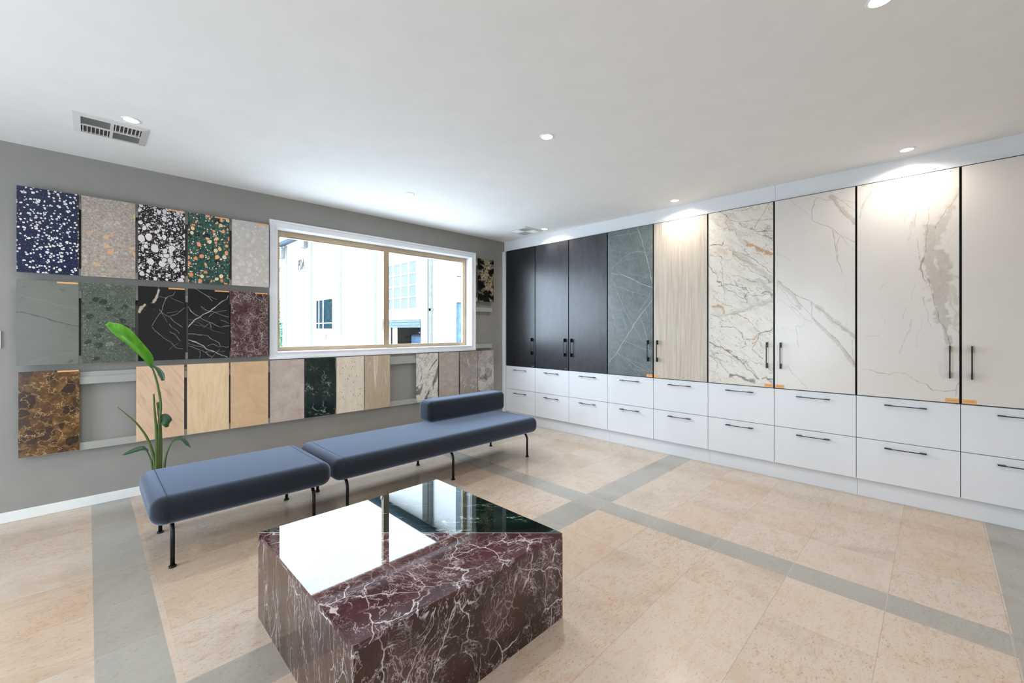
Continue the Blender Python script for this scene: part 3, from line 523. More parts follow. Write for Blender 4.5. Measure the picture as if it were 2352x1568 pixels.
104:[(0,3,0.9,[(0.039,1.732),(0.077,1.711),(0.12,1.687),(0.146,1.667),(0.168,1.626)]),(0,2,0.6,[(0.129,1.682),(0.172,1.663),(0.203,1.644)]),(0,7,1,[(0.301,1.692),(0.285,1.653),(0.253,1.635),(0.226,1.612),(0.19,1.563),(0.15,1.535),(0.107,1.507),(0.077,1.48),(0.047,1.459),(0.022,1.427),(-0.003,1.396)]),(0,3,0.8,[(-0.003,1.576),(0.018,1.541),(0.039,1.51),(0.077,1.485),(0.12,1.46),(0.155,1.439),(0.195,1.413),(0.23,1.392)]),(0,3,0.7,[(0.15,1.439),(0.166,1.381)]),(0,2.5,0.7,[(0.09,1.58),(0.129,1.55),(0.172,1.535),(0.212,1.523),(0.239,1.505),(0.301,1.49)]),(0,2,0.6,[(0.146,1.492),(0.19,1.531),(0.226,1.54),(0.29,1.55)]),(0,2,0.6,[(0.235,1.462),(0.276,1.446),(0.301,1.425)]),(0,3,0.7,[(0.237,1.389),(0.271,1.403),(0.304,1.408)]),(0,3,0.9,[(-0.003,1.334),(0.043,1.334),(0.09,1.32),(0.142,1.312),(0.181,1.279),(0.23,1.254),(0.235,1.219),(0.262,1.218),(0.281,1.204),(0.301,1.212)]),(0,6,0.9,[(-0.003,1.287),(0.039,1.271),(0.077,1.249),(0.107,1.228),(0.137,1.195),(0.186,1.177),(0.226,1.149),(0.285,1.119)]),(0,2.5,0.7,[(-0.003,1.231),(0.035,1.219),(0.085,1.197),(0.124,1.174),(0.172,1.13)]),(0,2.5,0.6,[(0.137,1.227),(0.186,1.236),(0.226,1.214)]),(0,2.5,0.6,[(0.168,1.119),(0.195,1.156),(0.226,1.192)]),(0,2,0.5,[(0.081,1.186),(0.085,1.15),(0.079,1.124)]),(0,1.6,0.4,[(-0.003,1.463),(0.043,1.453),(0.098,1.444)]),(0,1.5,0.3,[(-0.003,1.437),(0.068,1.428),(0.129,1.402)]),(0,1.5,0.3,[(0.001,1.422),(0.107,1.402),(0.172,1.365),(0.262,1.332)]),(0,2,0.5,[(0.111,1.386),(0.146,1.428)]),(0,3,0.5,[(-0.003,1.256),(0.026,1.24),(0.068,1.229),(0.107,1.217)]),(0,2,0.5,[(0.124,1.177),(0.208,1.171),(0.271,1.17)])]}

def fbm(S, Z, seed, cell):
    rng = np.random.RandomState(seed); out = np.zeros_like(S); amp = 1.0
    for o in range(4):
        c = cell/(2**o); gx = S/c+50; gz = Z/c+50; G = rng.uniform(-1, 1, (int(gx.max())+3, int(gz.max())+3))
        ix = gx.astype(int); iz = gz.astype(int); fx = gx-ix; fz = gz-iz; fx = fx*fx*(3-2*fx); fz = fz*fz*(3-2*fz)
        out += amp*((G[ix, iz]*(1-fx)+G[ix+1, iz]*fx)*(1-fz)+(G[ix, iz+1]*(1-fx)+G[ix+1, iz+1]*fx)*fz); amp *= .5
    return out
def veined_slab(name, w, za, zb, depth, key, mats, parent=None, step=.003, zoff=0, warp=.010, seed=1, wmul=1.0):
    """slab 0..w by za..zb, front at y=0 facing -y, with the veins of VEINS[key] in its front vertices"""
    nx = int(w/step); nz = int((zb-za)/step)
    xs = np.linspace(0, w, nx+1); zs = np.linspace(za, zb, nz+1); S, Z = np.meshgrid(xs, zs, indexing='ij')
    n = S.size; co = np.zeros((n+8, 3)); co[:n, 0] = S.ravel(); co[:n, 2] = Z.ravel()
    co[n:] = [(x, y, z) for y in (0, depth) for x, z in ((0, za), (w, za), (w, zb), (0, zb))]
    idx = np.arange(n).reshape(nx+1, nz+1)
    q = np.stack([idx[:-1, :-1], idx[1:, :-1], idx[1:, 1:], idx[:-1, 1:]], -1).reshape(-1, 4)
    a, b = n, n+4
    ex = np.array([(a+k, b+k, b+(k+1) % 4, a+(k+1) % 4) for k in range(4)] + [(b+3, b+2, b+1, b)])
    q = np.concatenate([q, ex])
    me = bpy.data.meshes.new(name); me.vertices.add(len(co)); me.vertices.foreach_set("co", co.ravel().astype('f'))
    me.loops.add(q.size); me.loops.foreach_set("vertex_index", q.ravel().astype('i'))
    me.polygons.add(len(q)); me.polygons.foreach_set("loop_start", np.arange(0, q.size, 4, dtype='i')); me.polygons.foreach_set("loop_total", np.full(len(q), 4, 'i'))
    me.update(calc_edges=True); me.validate()
    Zr = Z+zoff
    s = S.ravel()+fbm(S, Zr, seed, .06).ravel()*warp; z = Zr.ravel()+fbm(S, Zr, seed+9, .06).ravel()*warp
    wv = 1+.55*fbm(S, Zr, seed+5, .03).ravel()
    ch = np.zeros((3, n))
    for c, wd, st, pts in VEINS[key]:
        d = np.full(n, 9.0); P = np.array(pts)
        for (x0_, z0_), (x1_, z1_) in zip(P[:-1], P[1:]):
            dx, dz = x1_-x0_, z1_-z0_; L2 = dx*dx+dz*dz+1e-9
            t = np.clip(((s-x0_)*dx+(z-z0_)*dz)/L2, 0, 1); d = np.minimum(d, np.hypot(s-x0_-t*dx, z-z0_-t*dz))
        hw = np.maximum(wd*.0005*wmul*np.clip(wv, .3, 2), .0014)
        k = st*np.clip(1.35-d/hw if c == 0 else (1.2-d/hw)*1.6, 0, 1) if c != 2 else st*np.clip((1.25-d/hw)*2, 0, 1)*.8
        ch[c] = np.maximum(ch[c], k)
    colr = np.zeros((n+8, 4), 'f'); colr[:n, :3] = ch.T; colr[:, 3] = 1
    at = me.color_attributes.new("veins", 'FLOAT_COLOR', 'POINT'); at.data.foreach_set("color", colr.ravel())
    me.materials.append(mats)
    o = bpy.data.objects.new(name, me); return link(o, parent)

# ------------------------------------------------------------------ cupboards
PW = .5912
def wood_travertine():
    n = NB("beige_vein_cut_travertine"); v = n.map(n.oc(), (1, 1, 1), (0, 0, 0), (2, 0, 1))
    w = n.warp(v, .02, 4); a = n.noise(n.map(w, (1, 0, .045)), 42, 6, .7, .2); b = n.noise(n.map(w, (1, 0, .03)), 12, 4, .6)
    col = n.ramp(a, [(.3, (164, 151, 135)), (.45, (182, 170, 155)), (.55, (191, 180, 166)), (.72, (210, 201, 188))])
    col = n.mix(n.M('MULTIPLY', n.ss(b, .4, .65), .35), col, (206, 190, 168))
    p = n.noise(n.map(v, (1, 0, .25)), 150, 3, .7); col = n.mix(n.M('MULTIPLY', n.ss(p, .6, .72), .5), col, (120, 104, 88))
    return n.out(col, .32)
def dark_door(name, c, streak, rough):
    n = NB(name); v = n.oc()
    a = n.noise(n.map(v, (1, 0, .35)), 10, 7, .72, .4); d = tuple(x*.78 for x in c); l = tuple(min(255, x*1.25) for x in c)
    col = n.ramp(a, [(.32, d), (.68, l)]); g = n.noise(n.map(v, (1, 0, .15)), 160, 2); col = n.mix(n.M('MULTIPLY', n.ss(g, .45, .75), streak), col, tuple(min(255, x*1.6) for x in c))
    return n.out(col, rough, spec=.5)
def grey_extra(n, v, col):
    m = n.noise(v, 26, 6, .75, .6); col = n.mix(n.M('MULTIPLY', n.ss(m, .45, .7), .5), col, (128, 138, 136))
    m = n.noise(n.VM('ADD', v, (4, 4, 4)), 11, 5, .7); return n.mix(n.M('MULTIPLY', n.ss(m, .5, .72), .45), col, (72, 78, 78))
def white_extra(n, v, col):
    w = n.warp(v, .1, 5); k = n.ss(n.noise(v, 3, 3), .5, .65)
    return n.mix(n.M('MULTIPLY', n.M('MULTIPLY', n.vein(w, 5, .012, 5, .6), k), .35), col, (176, 166, 152))
def calac_extra(n, v, col):
    p = n.map(v, (1, 1, 1), (0, -.7, 0)); p = n.map(p, (.6, 1, 1.6)); w = n.warp(n.warp(p, .16, 5, 4), .03, 26, 3)
    col = n.mix(n.M('MULTIPLY', n.ss(n.noise(w, 7, 5, .6), .50, .66), .5), col, (190, 182, 168))
    k = n.ss(n.noise(n.VM('ADD', v, (1, 7, 2)), 6, 3), .42, .6)
    col = n.mix(n.M('MULTIPLY', n.M('MULTIPLY', n.vein(w, 9, .016, 5, .6), k), .8), col, (120, 112, 96))
    col = n.mix(n.M('MULTIPLY', n.crack(w, 16, .02), .35), col, (140, 132, 118))
    return n.mix(n.M('MULTIPLY', n.ss(n.noise(n.VM('ADD', w, (9, 1, 2)), 6, 4), .62, .72), .45), col, (196, 160, 110))
DOORS = {
 1: dark_door("black_smooth_slab", (26, 27, 29), .05, .30), 2: dark_door("black_linear_slab", (38, 39, 43), .12, .28), 3: dark_door("charcoal_rust_slab", (50, 49, 53), .2, .32),
 4: vein_mat("grey_stone_white_veins", (92, 98, 97), (110, 120, 118), (204, 210, 208), (204, 210, 208), .32, base2=(106, 114, 112), nscale=6, extra=grey_extra),
 5: wood_travertine(),
 6: vein_mat("white_gold_marble", (216, 209, 198), (172, 164, 150), (80, 76, 70), (178, 130, 76), .3, base2=(214, 206, 194), nscale=5, extra=calac_extra),
 7: vein_mat("white_beige_veined_marble", (211, 203, 194), (176, 166, 152), (138, 129, 116), (186, 164, 134), .26, base2=(214, 207, 200)),
 8: vein_mat("white_grey_plume_marble", (212, 204, 195), (172, 164, 150), (138, 128, 112), (190, 166, 132), .26, base2=(214, 208, 201)),
 9: paint("plain_warm_white_slab", (212, 204, 196), .28, var=.004)}
def m_tag(name, c, ink):
    n = NB(name); v = n.oc(); s = n.new("SeparateXYZ"); n.put(s.inputs[0], v)
    dash = n.M('GREATER_THAN', n.noise(n.map(v, (1, 0, 0)), 420, 0), .47)
    band = n.M('MULTIPLY', n.ss(n.M('ABSOLUTE', s.outputs[2]), .0022, .003, 1, 0), n.ss(n.M('ABSOLUTE', s.outputs[0]), .024, .026, 1, 0))
    return n.out(n.mix(n.M('MULTIPLY', n.M('MULTIPLY', dash, band), .6), c, ink), .5)
M_tag = m_tag("tan_printed_label", (222, 164, 100), (120, 78, 40)); M_tagk = m_tag("black_printed_label", (30, 30, 32), (200, 200, 204))
def v_handle():
    bm = B()
    box(bm, -.004, .004, -.038, -.031, -.119, .119, .001)
    for z in (-.119, .119-.046): box(bm, -.004, .004, -.0315, .0, z, z+.046)
    return bm
def h_handle():
    bm = B(); box(bm, -.12, .12, -.034, -.027, -.003, .003, .001)
    for x in (-.12, .12-.04): box(bm, x, x+.04, -.0275, 0, -.003, .003)
    return bm
vh_me = None
def shared(name, build, mat, cache={}):
    if name not in cache:
        bm = build(); me = bpy.data.meshes.new(name); bmesh.ops.recalc_face_normals(bm, faces=bm.faces[:]); bm.to_mesh(me); bm.free(); me.materials.append(mat); cache[name] = me
    return bpy.data.objects.new(name, cache[name])
def unit(label, first, count):
    y0 = -.067-PW*(first-1)
    t = thing("storage_cupboard", label, "cupboard", (-.05, y0, 0), -math.pi/2, "full height storage cupboards along the wall")
    w = PW*count
    bxo("upper_carcass", (.001, w-.001, .024, .60, .831, 2.5615), M_carc, t)
    bxo("lower_carcass", (.001, w-.001, .024, .60, .150, .8305), M_gap, t)
    bxo("kickboard", (.001, w-.0005, .05, .066, 0, .1495), M_white, t)
    for k in range(count):
        n = first+k; a = PW*k
        right = n in (1, 2, 4, 6, 8)
        if n in (4, 6, 7, 8):
            d = veined_slab("door", PW-.014, .836, 2.550, .008, n, DOORS[n], t, warp={4: .004, 6: .012}.get(n, .007), seed=n*7, wmul={4: 1.0, 6: 1.25}.get(n, 1.2))
        else:
            d = bxo("door", (0, PW-.014, 0, .008, .836, 2.550), DOORS[n], t, .0008)
        d.location = (a+.007, 0, 0)
        bxo("door_edge", (-.003, PW-.011, .003, .0235, .833, 2.5535), M_black, d)
        h = link(shared("door_handle", v_handle, M_black), d); h.location = (PW-.014-.048 if right else .048, 0, 1.134)
        if n <= 3: tg = link(shared("small_plate", lambda: box(B(), -.024, .024, -.002, 0, -.008, .008, .0008), M_tagk), d); tg.location = (PW-.014-.034 if right else .034, 0, .853)
        else: tg = link(shared("printed_label", lambda: box(B(), -.035, .035, -.0012, 0, -.015, .015), M_tag), d); tg.location = (PW-.014-.037 if right else .037, 0, .853)
        for (za, zb, hz) in ((.487, .8275, .775), (.150, .4825, .433)):
            dr = bxo("drawer", (0, PW-.004, 0, .018, za, zb), M_white, t, .0012); dr.location = (a+.002, .004, 0)
            hh = link(shared("drawer_handle", h_handle, M_black), dr); hh.location = (PW/2-.002, 0, hz)
    return t
unit("tall cupboard with one smooth black door, in the corner by the window wall", 1, 1)
unit("tall cupboard with two charcoal doors above four white drawers", 2, 2)
unit("tall cupboard pairing a grey white-veined door with a beige wood grain door", 4, 2)
unit("tall cupboard pairing a busy gold and black marble door with a softly veined white door", 6, 2)
unit("tall cupboard with a tall grey plume marble door beside a plain white door", 8, 2)
# ------------------------------------------------------------------ sample rails and stone samples on the window wall
def rail(x0, x1, z0, z1, label, lip='low'):
    bm = B(); box(bm, x0, x1, -.030, 0, z0, z1)
    if lip == 'low': box(bm, x0, x1, -.0445, -.030, z0, z0+(z1-z0)*.62, .002)
    else: box(bm, x0, x1, -.0445, -.030, z0, z1, .002)
    o = obj("display_rail", bm, M_rail); o.location = (0, 0, 0)
    return tag(o, label, "rail", "grey wall rails carrying the stone samples")
rail(-4.86, -3.29, 2.288, 2.372, "grey wall rail behind the top of the upper row of stone samples")
rail(-4.86, -3.29, 1.785, 1.836, "grey wall rail under the upper row of stone samples", 'full')
rail(-4.86, -3.29, 1.610, 1.700, "grey wall rail behind the top of the dark middle row of samples")
rail(-4.86, -3.29, 1.116, 1.172, "grey wall rail under the dark middle row of samples", 'full')
rail(-4.86, -.32, .952, 1.046, "long grey wall rail behind the top of the lowest sample row")
rail(-4.86, -.32, .448, .505, "long grey wall rail under the lowest sample row", 'full')
rail(-.604, -.31, 2.288, 2.360, "short grey wall rail behind the top of the black and gold sample")
rail(-.604, -.31, 1.774, 1.83, "short grey wall rail under the black and gold sample", 'full')
rail(-.604, -.31, 1.630, 1.690, "short bare grey rail below the black and gold sample", 'full')
rail(-.604, -.31, 1.105, 1.165, "short bare grey rail just above the grey breccia sample", 'full')

def board(x0, x1, z0, z1, mat, label, strip=0, cat="stone sample", key=None, thick=.0145):
    w = x1-x0; h = z1-z0
    if key: o = veined_slab("stone_sample", w, 0, h, thick, key, mat, step=.0025, zoff=z0, warp=.006, seed=key)
    else: o = bxo("stone_sample", (0, w, 0, thick, 0, h), mat, bev=.0008)
    o.location = (x0, -.0600, z0)
    tag(o, label, cat, "stone sample boards on the window wall")
    if strip:
        s = bxo("label_strip", (-.055, .055, -.0015, 0, -.0055, .0055) if strip == 1 else (-.06, .06, -.0012, .001, -.002, .002), M_strip, o); s.location = (w-.058 if strip == 1 else w-.066, -.0001, h-.008 if strip == 1 else h-.003)
    return o
def m_strip():
    n = NB("orange_printed_strip"); v = n.oc(); s = n.new("SeparateXYZ"); n.put(s.inputs[0], v)
    dash = n.M('GREATER_THAN', n.noise(n.map(v, (1, 0, 0)), 300, 0), .45); band = n.ss(n.M('ABSOLUTE', s.outputs[2]), .0012, .002, 1, 0)
    return n.out(n.mix(n.M('MULTIPLY', n.M('MULTIPLY', dash, band), .5), (236, 176, 112), (150, 96, 50)), .5)
M_strip = m_strip()
Z1 = (1.782, 2.396); Z2 = (1.113, 1.729); Z3 = (.456, 1.068)
board(-4.882, -4.573, *Z1, s_navy(), "navy blue terrazzo sample board with small white chips")
board(-4.559, -4.250, *Z1, s_taupe(), "taupe terrazzo sample board with a few amber pebbles")
board(-4.234, -3.927, *Z1, s_bw(), "black sample board packed with large white pebbles", 1)
board(-3.906, -3.600, *Z1, s_green_orange(), "dark green terrazzo sample board with orange and cream stones", 1)
board(-3.580, -3.273, *Z1, s_pale(), "pale greige terrazzo sample board beside the window", 1)
mq = s_quartzite()
VEINS[110] = [(0, 3.5, .55, [(.03, .50), (.1, .475), (.2, .44), (.305, .41)]), (2, 7, .9, [(0, .385), (.08, .36), (.17, .335), (.26, .295), (.309, .285)]), (0, 2.5, .35, [(.02, .02), (.12, .045), (.2, .075), (.28, .075)]), (2, 24, .8, [(.268, .02), (.272, .022)]), (2, 14, .5, [(.03, .56), (.034, .56)]), (2, 16, .4, [(.215, .555), (.23, .55)])]
for i, v_ in enumerate(VEINS[110]): VEINS[110][i] = (v_[0], v_[1], v_[2], [(a, b+1.113) for a, b in v_[3]])
def qx(n, v, col):
    g = n.noise(v, 260, 2); col = n.mix(n.M('MULTIPLY', g, .3), col, (146, 146, 132)); f = n.noise(n.map(v, (1, 1, 3), (0, .3, 0)), 7, 6, .7, 1)
    return n.mix(n.M('MULTIPLY', n.ss(f, .5, .7), .35), col, (84, 92, 76))
board(-4.884, -4.573, *Z2, vein_mat("grey_green_quartzite", (90, 91, 80), (52, 52, 47), (150, 150, 134), (150, 150, 134), .3, base2=(103, 101, 92), nscale=4, extra=qx), "plain grey green sample board crossed by one dark diagonal line", 1, key=110)
board(-4.559, -4.250, *Z2, s_green_terr(), "mottled green sample board with dark chips behind the plant leaf")
def bx(n, v, col): return n.mix(n.M('MULTIPLY', n.ss(n.noise(v, 9, 6, .7, 1), .5, .75), .4), col, (48, 52, 50))
board(-4.234, -3.927, *Z2, vein_mat("black_marble_cream_patch", (18, 19, 20), (50, 56, 54), (170, 170, 164), (198, 182, 162), .07, extra=bx), "black marble sample board with a cream patch at its edge", 1, key=103)
board(-3.906, -3.600, *Z2, vein_mat("black_marble_white_veins", (18, 19, 21), (60, 60, 60), (196, 196, 192), (198, 190, 176), .07, extra=bx), "black marble sample board with a bold diagonal white vein", 1, key=104)
board(-3.590, -3.280, *Z2, rosso("burgundy_marble_sample", 1.8, amt=.9, seed=4), "burgundy marble sample board with a net of pale veins", 1)
board(-4.874, -4.570, *Z3, s_emperador(), "brown and gold marble sample board standing alone at the row's end", 1)
board(-4.245, -3.933, *Z3, banded("peach_diagonal_travertine", [(.3, (196, 158, 128)), (.5, (218, 184, 154)), (.7, (224, 192, 164))], .5, scale=26, seed=21, stretch=5, fine=.1), "peach sample board with diagonal bands behind the plant stems", 2)
board(-3.912, -3.604, *Z3, banded("honey_beige_travertine", [(.3, (212, 178, 136)), (.5, (226, 196, 156)), (.7, (232, 206, 170))], 0, scale=36, seed=22, fine=.15), "smooth honey beige sample board right of the peach banded one", 2)
board(-3.590, -3.279, *Z3, mottled("tan_sandstone", [(.3, (204, 166, 128)), (.7, (220, 188, 150))], 7, 23), "tan sample board directly under the burgundy marble one", 2)
board(-3.260, -2.944, *Z3, mottled("pinkish_taupe_stone", [(.3, (172, 152, 140)), (.7, (204, 188, 176))], 9, 24), "pinkish taupe sample board beside the dark green one")
board(-2.940, -2.626, *Z3, mottled("dark_green_marble", [(.3, (20, 29, 26)), (.6, (34, 46, 41)), (.8, (54, 66, 58))], 8, 25, [(4, .012, (170, 182, 168), .8, (1, 1, 2), (0, .5, 0)), (9, .016, (104, 124, 110), .5, (1, 1, 1.6), (0, .3, 0))], .12), "dark green marble sample board below the window")
board(-2.611, -2.299, *Z3, banded("cream_travertine", [(.3, (214, 196, 174)), (.7, (232, 218, 198))], 0, scale=20, seed=26, spots=(.16, (150, 116, 84)), fine=.1), "cream sample board with scattered brown specks")
board(-2.288, -1.972, *Z3, banded("striped_beige_stone", [(.3, (168, 146, 122)), (.45, (192, 172, 148)), (.52, (178, 158, 134)), (.62, (206, 188, 164)), (.7, (222, 208, 188))], 0, scale=22, seed=27, stretch=16, fine=.1), "striped beige wood grain sample board beside the empty rail gap")
board(-1.605, -1.283, *Z3, s_arabescato(), "cream marble sample board with swirling grey green streaks")
board(-1.262, -.939, *Z3, mottled("greige_stone", [(.3, (158, 144, 134)), (.7, (186, 172, 160))], 14, 28), "greige sample board between two grey marbled ones")
board(-.917, -.605, *Z3, mottled("taupe_fine_vein_stone", [(.3, (132, 120, 114)), (.7, (168, 156, 146))], 12, 29, [(7, .014, (222, 208, 190), .8, (1, 1, .5), (0, .7, 0)), (11, .014, (208, 194, 178), .6, (1, 1, .5), (0, -.7, 0))], .2), "dusky taupe sample board with hairline pale scratches", 2)
board(-.597, -.294, *Z3, s_breccia(), "grey and white broken-pattern sample board, last towards the cupboards")
board(-.597, -.294, 1.774, 2.388, s_blackgold(), "black and gold sample board between the window and the cupboards")

# ------------------------------------------------------------------ upholstered benches
def leg_bm(sy):
    bm = B(); pts = [(0, -sy*.13, .258), (0, -sy*.075, .258)] + [(0, -sy*(.075-.075*math.sin(a)), .258-.075*(1-math.cos(a))) for a in [math.pi/2*k/8 for k in range(1, 9)]] + [(0, 0, .008)]
    tube(bm, pts, .0115, 12); tube(bm, [(0, 0, 0), (0, 0, .009)], .019, 16)
    return bm
def seam(x, y0, y1, z0, z1, r):
    pts = []
    for cy, cz, a0 in ((y1-r, z1-r, 0), (y0+r, z1-r, 90), (y0+r, z0+r, 180), (y1-r, z0+r, 270)):
        for k in range(7): a = math.radians(a0+15*k); pts.append((x, cy+(r+.0003)*math.cos(a), cz+(r+.0003)*math.sin(a)))
    pts.append(pts[0]); return tube(B(), pts, .0009, 6, False)
def cushion(name, x0, x1, y0, y1, z0, z1, r, parent, seams=()):
    bm = box(B(), x0, x1, y0, y1, z0, z1, r, 8)
    o = obj(name, bm, M_fabric, parent, True)
    for s in seams: obj("seam", seam(s, y0, y1, z0, z1, r), M_seam, o)
    return o
M_seam = paint("dark_blue_thread", (26, 32, 46), .9)
YB, YF, ZB, ZT = -.905, -1.645, .268, .432
def bench(label, x0, x1, legs, back=None):
    t = thing("upholstered_bench", label, "bench", ((x0+x1)/2, (YB+YF)/2, 0), 0, "backless blue bench modules"); cx = (x0+x1)/2; cy = (YB+YF)/2
    cushion("seat", x0-cx, x1-cx, YF-cy, YB-cy, ZB, ZT, .066, t, (x0-cx+.075, x1-cx-.075))
    if back: cushion("backrest", back[0]-cx, back[1]-cx, back[2]-cy, back[3]-cy, ZT-.004, ZT+.215, .055, t, (back[0]-cx+.07, back[1]-cx-.07))
    for lx in legs:
        for sy, ly in ((-1, -1.55), (1, -.965)):
            l = obj("leg", leg_bm(sy), M_black, t, True); l.location = (lx-cx, ly-cy, 0)
    return t
bench("short backless blue bench module at the plant end of the row", -4.285, -3.290, (-4.178, -3.39))
bench("long blue bench module carrying a low bolster backrest near the cupboards", -3.278, -1.085, (-3.148, -2.163, -1.172), (-2.10, -1.04, -1.085, -.865))

# ------------------------------------------------------------------ marble coffee table
ax0, ax1, ay0, ay1, TH = -3.950, -2.927, -3.412, -2.386, .403
tb = thing("coffee_table", "low square marble block table, burgundy with a green triangular half on top", "table", ((ax0+ax1)/2, (ay0+ay1)/2, 0))
hw = (ax1-ax0)/2; hd = (ay1-ay0)/2
def m_green_top():
    n = NB("polished_green_black_marble"); v = n.map(n.oc(), (1, 1, 1), (0, 0, .78), (3, 2, 1)); p = n.map(v, (.45, 1.6, 1)); w = n.warp(n.warp(p, .12, 4, 4), .02, 30, 3)
    col = n.ramp(n.noise(w, 9, 6, .7), [(.35, (12, 20, 18)), (.6, (20, 36, 31)), (.8, (34, 58, 50))])
    k = n.ss(n.noise(v, 4, 3), .42, .58); col = n.mix(n.M('MULTIPLY', n.M('MULTIPLY', n.vein(w, 4, .010, 6, .6), k), .8), col, (150, 178, 160))
    col = n.mix(n.M('MULTIPLY', n.M('MULTIPLY', n.vein(w, 10, .014, 5, .6), k), .35), col, (92, 124, 108))
    return n.out(col, .02, spec=.33)
def polish(m):
    b = m.node_tree.nodes["Principled BSDF"]; b.inputs["Roughness"].default_value = .02; b.inputs["Specular IOR Level"].default_value = .35; return m
M_rt = polish(rosso("burgundy_marble_polished", .8, (1, 1, 1), (0, 0, .6), False, 3.3, ((56, 31, 35), (82, 48, 52)))); M_gt = m_green_top()
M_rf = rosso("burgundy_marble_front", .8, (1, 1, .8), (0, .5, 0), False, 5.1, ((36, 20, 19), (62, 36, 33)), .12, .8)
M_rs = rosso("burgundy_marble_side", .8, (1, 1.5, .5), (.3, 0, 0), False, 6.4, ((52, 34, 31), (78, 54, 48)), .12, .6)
g = .0012
# the joint between the two marbles runs corner to corner, from the far left corner to the near right one
def tri(name, pts, mat): return obj(name, prism(B(), pts, TH-.02, TH), mat, tb)
e = .0022
tri("burgundy_top", [(-hw, -hd), (hw-e, -hd), (-hw, hd-e)], M_rt)
tri("green_top", [(hw, -hd+e), (hw, hd), (-hw+e, hd)], M_gt)
obj("joint_line", prism(B(), [(hw-e, -hd), (hw, -hd), (hw, -hd+e), (-hw+e, hd), (-hw, hd), (-hw, hd-e)], TH-.02, TH+.0002), paint("pale_joint_resin", (206, 196, 190), .3), tb)
bxo("front_panel", (-hw, hw, -hd, -hd+.02, 0, TH-.0202), M_rf, tb)
bxo("back_panel", (-hw, hw, hd-.02, hd, 0, TH-.0202), M_rf, tb)
bxo("side_panel", (-hw, -hw+.02, -hd+.0202, hd-.0202, 0, TH-.0202), M_rs, tb)
bxo("side_panel", (hw-.02, hw, -hd+.0202, hd-.0202, 0, TH-.0202), M_rs, tb)
bxo("edge_glint", (hw, hw+.003, -hd-.0005, -hd+.004, 0, TH-.001), paint("glint_gold", (196, 136, 56), .3, metal=.8), tb)  # gold strip standing in for the glint along the slab edge

# ------------------------------------------------------------------ plant behind the bench
PX, PY = -4.14, -.5
pl = thing("potted_plant", "young bird of paradise plant rising behind the short bench", "plant", (PX, PY, 0))
M_stem = paint("stem_green", (74, 92, 40), .5, var=.08); M_leafd = paint("dark_leaf", (46, 82, 50), .42, var=.08); M_pot = paint("charcoal_pot", (60, 60, 62), .6)
def m_leaf():
    n = NB("bright_leaf"); v = n.oc(); f = n.noise(n.map(v, (1, 1, .4), (0, .7, 0)), 30, 3)
    m = n.out(n.ramp(f, [(.3, (62, 128, 14)), (.7, (92, 164, 26))]), .3); n.b.inputs["Transmission Weight"].default_value = 0; n.b.inputs["Subsurface Weight"].default_value = .15; n.b.inputs["Subsurface Radius"].default_value = (.02, .03, .005); return m
M_leaf = m_leaf()
obj("pot", lathe(B(), [(.060, 0), (.072, .02), (.084, .27), (.087, .29), (.079, .29), (.075, .25), (.0015, .25)], 36, (.035, 0, 0)), M_pot, pl, True)
obj("soil", lathe(B(), [(.075, .2502), (.074, .256), (.001, .262)], 28, (.035, 0, 0)), paint("potting_soil", (52, 38, 28), .95, var=.2, scale=60), pl)
def stem(pts, r0, r1, mat=None, name="stem"):
    P = catmull([(x-PX, y-PY, z) for x, y, z in pts], 5); n = len(P)
    return obj(name, tube(B(), P, [r0+(r1-r0)*i/(n-1) for i in range(n)], 8), mat or M_stem, pl, True)
def leaf(spine, widths, side, fold, mat, name="leaf", curl=0):
    """blade along a spine; side = unit vector across; fold = how far the halves rise"""
    P = catmull([(x-PX, y-PY, z) for x, y, z in spine], 5); n = len(P); side = Vector(side).normalized(); bm = B(); rows = []
    for i, p in enumerate(P):
        u = i/(n-1)*(len(widths)-1); k = min(int(u), len(widths)-2); w = widths[k]+(widths[k+1]-widths[k])*(u-k)
        t = (P[min(i+1, n-1)]-P[max(i-1, 0)]).normalized(); s = (side-t*side.dot(t)).normalized(); up = s.cross(t)
        rows.append([bm.verts.new(p+s*w*a+up*(abs(a)*w*fold+curl*w*a)) for a in (-1, -.66, -.33, 0, .33, .66, 1)])
    for a, b in zip(rows, rows[1:]):
        for k in range(6): bm.faces.new((a[k], a[k+1], b[k+1], b[k]))
    o = obj(name, bm, mat, pl, True); md = o.modifiers.new("thickness", 'SOLIDIFY'); md.thickness = .0012; return o
stem([(-4.148, -.5, .25), (-4.146, -.5, .5), (-4.142, -.5, .65), (-4.132, -.5, .80), (-4.150, -.5, .95), (-4.172, -.5, 1.05), (-4.20, -.5, 1.14)], .0125, .005)
stem([(-4.135, -.495, .25), (-4.132, -.495, .5), (-4.136, -.495, .66), (-4.150, -.495, .82)], .012, .008)
stem([(-4.160, -.505, .25), (-4.158, -.505, .45), (-4.160, -.505, .62), (-4.168, -.505, .76), (-4.174, -.505, .886)], .011, .0055)
leaf([(-4.185, -.5, 1.085), (-4.21, -.51, 1.16), (-4.26, -.52, 1.235), (-4.325, -.53, 1.32), (-4.375, -.53, 1.37), (-4.43, -.52, 1.415)], [.008, .030, .036, .040, .046, .042, .012], (.75, .35, .62), .35, M_leaf)
leaf([(-4.178, -.5, 1.10), (-4.150, -.5, 1.075), (-4.125, -.51, 1.03), (-4.118, -.52, .985)], [.006, .016, .024, .012], (.5, .5, .5), .3, M_leafd)
leaf([(-4.135, -.495, .70), (-4.115, -.5, .70), (-4.098, -.51, .665), (-4.092, -.51, .625)], [.012, .034, .040, .012], (.2, .2, .9), .3, M_leafd)
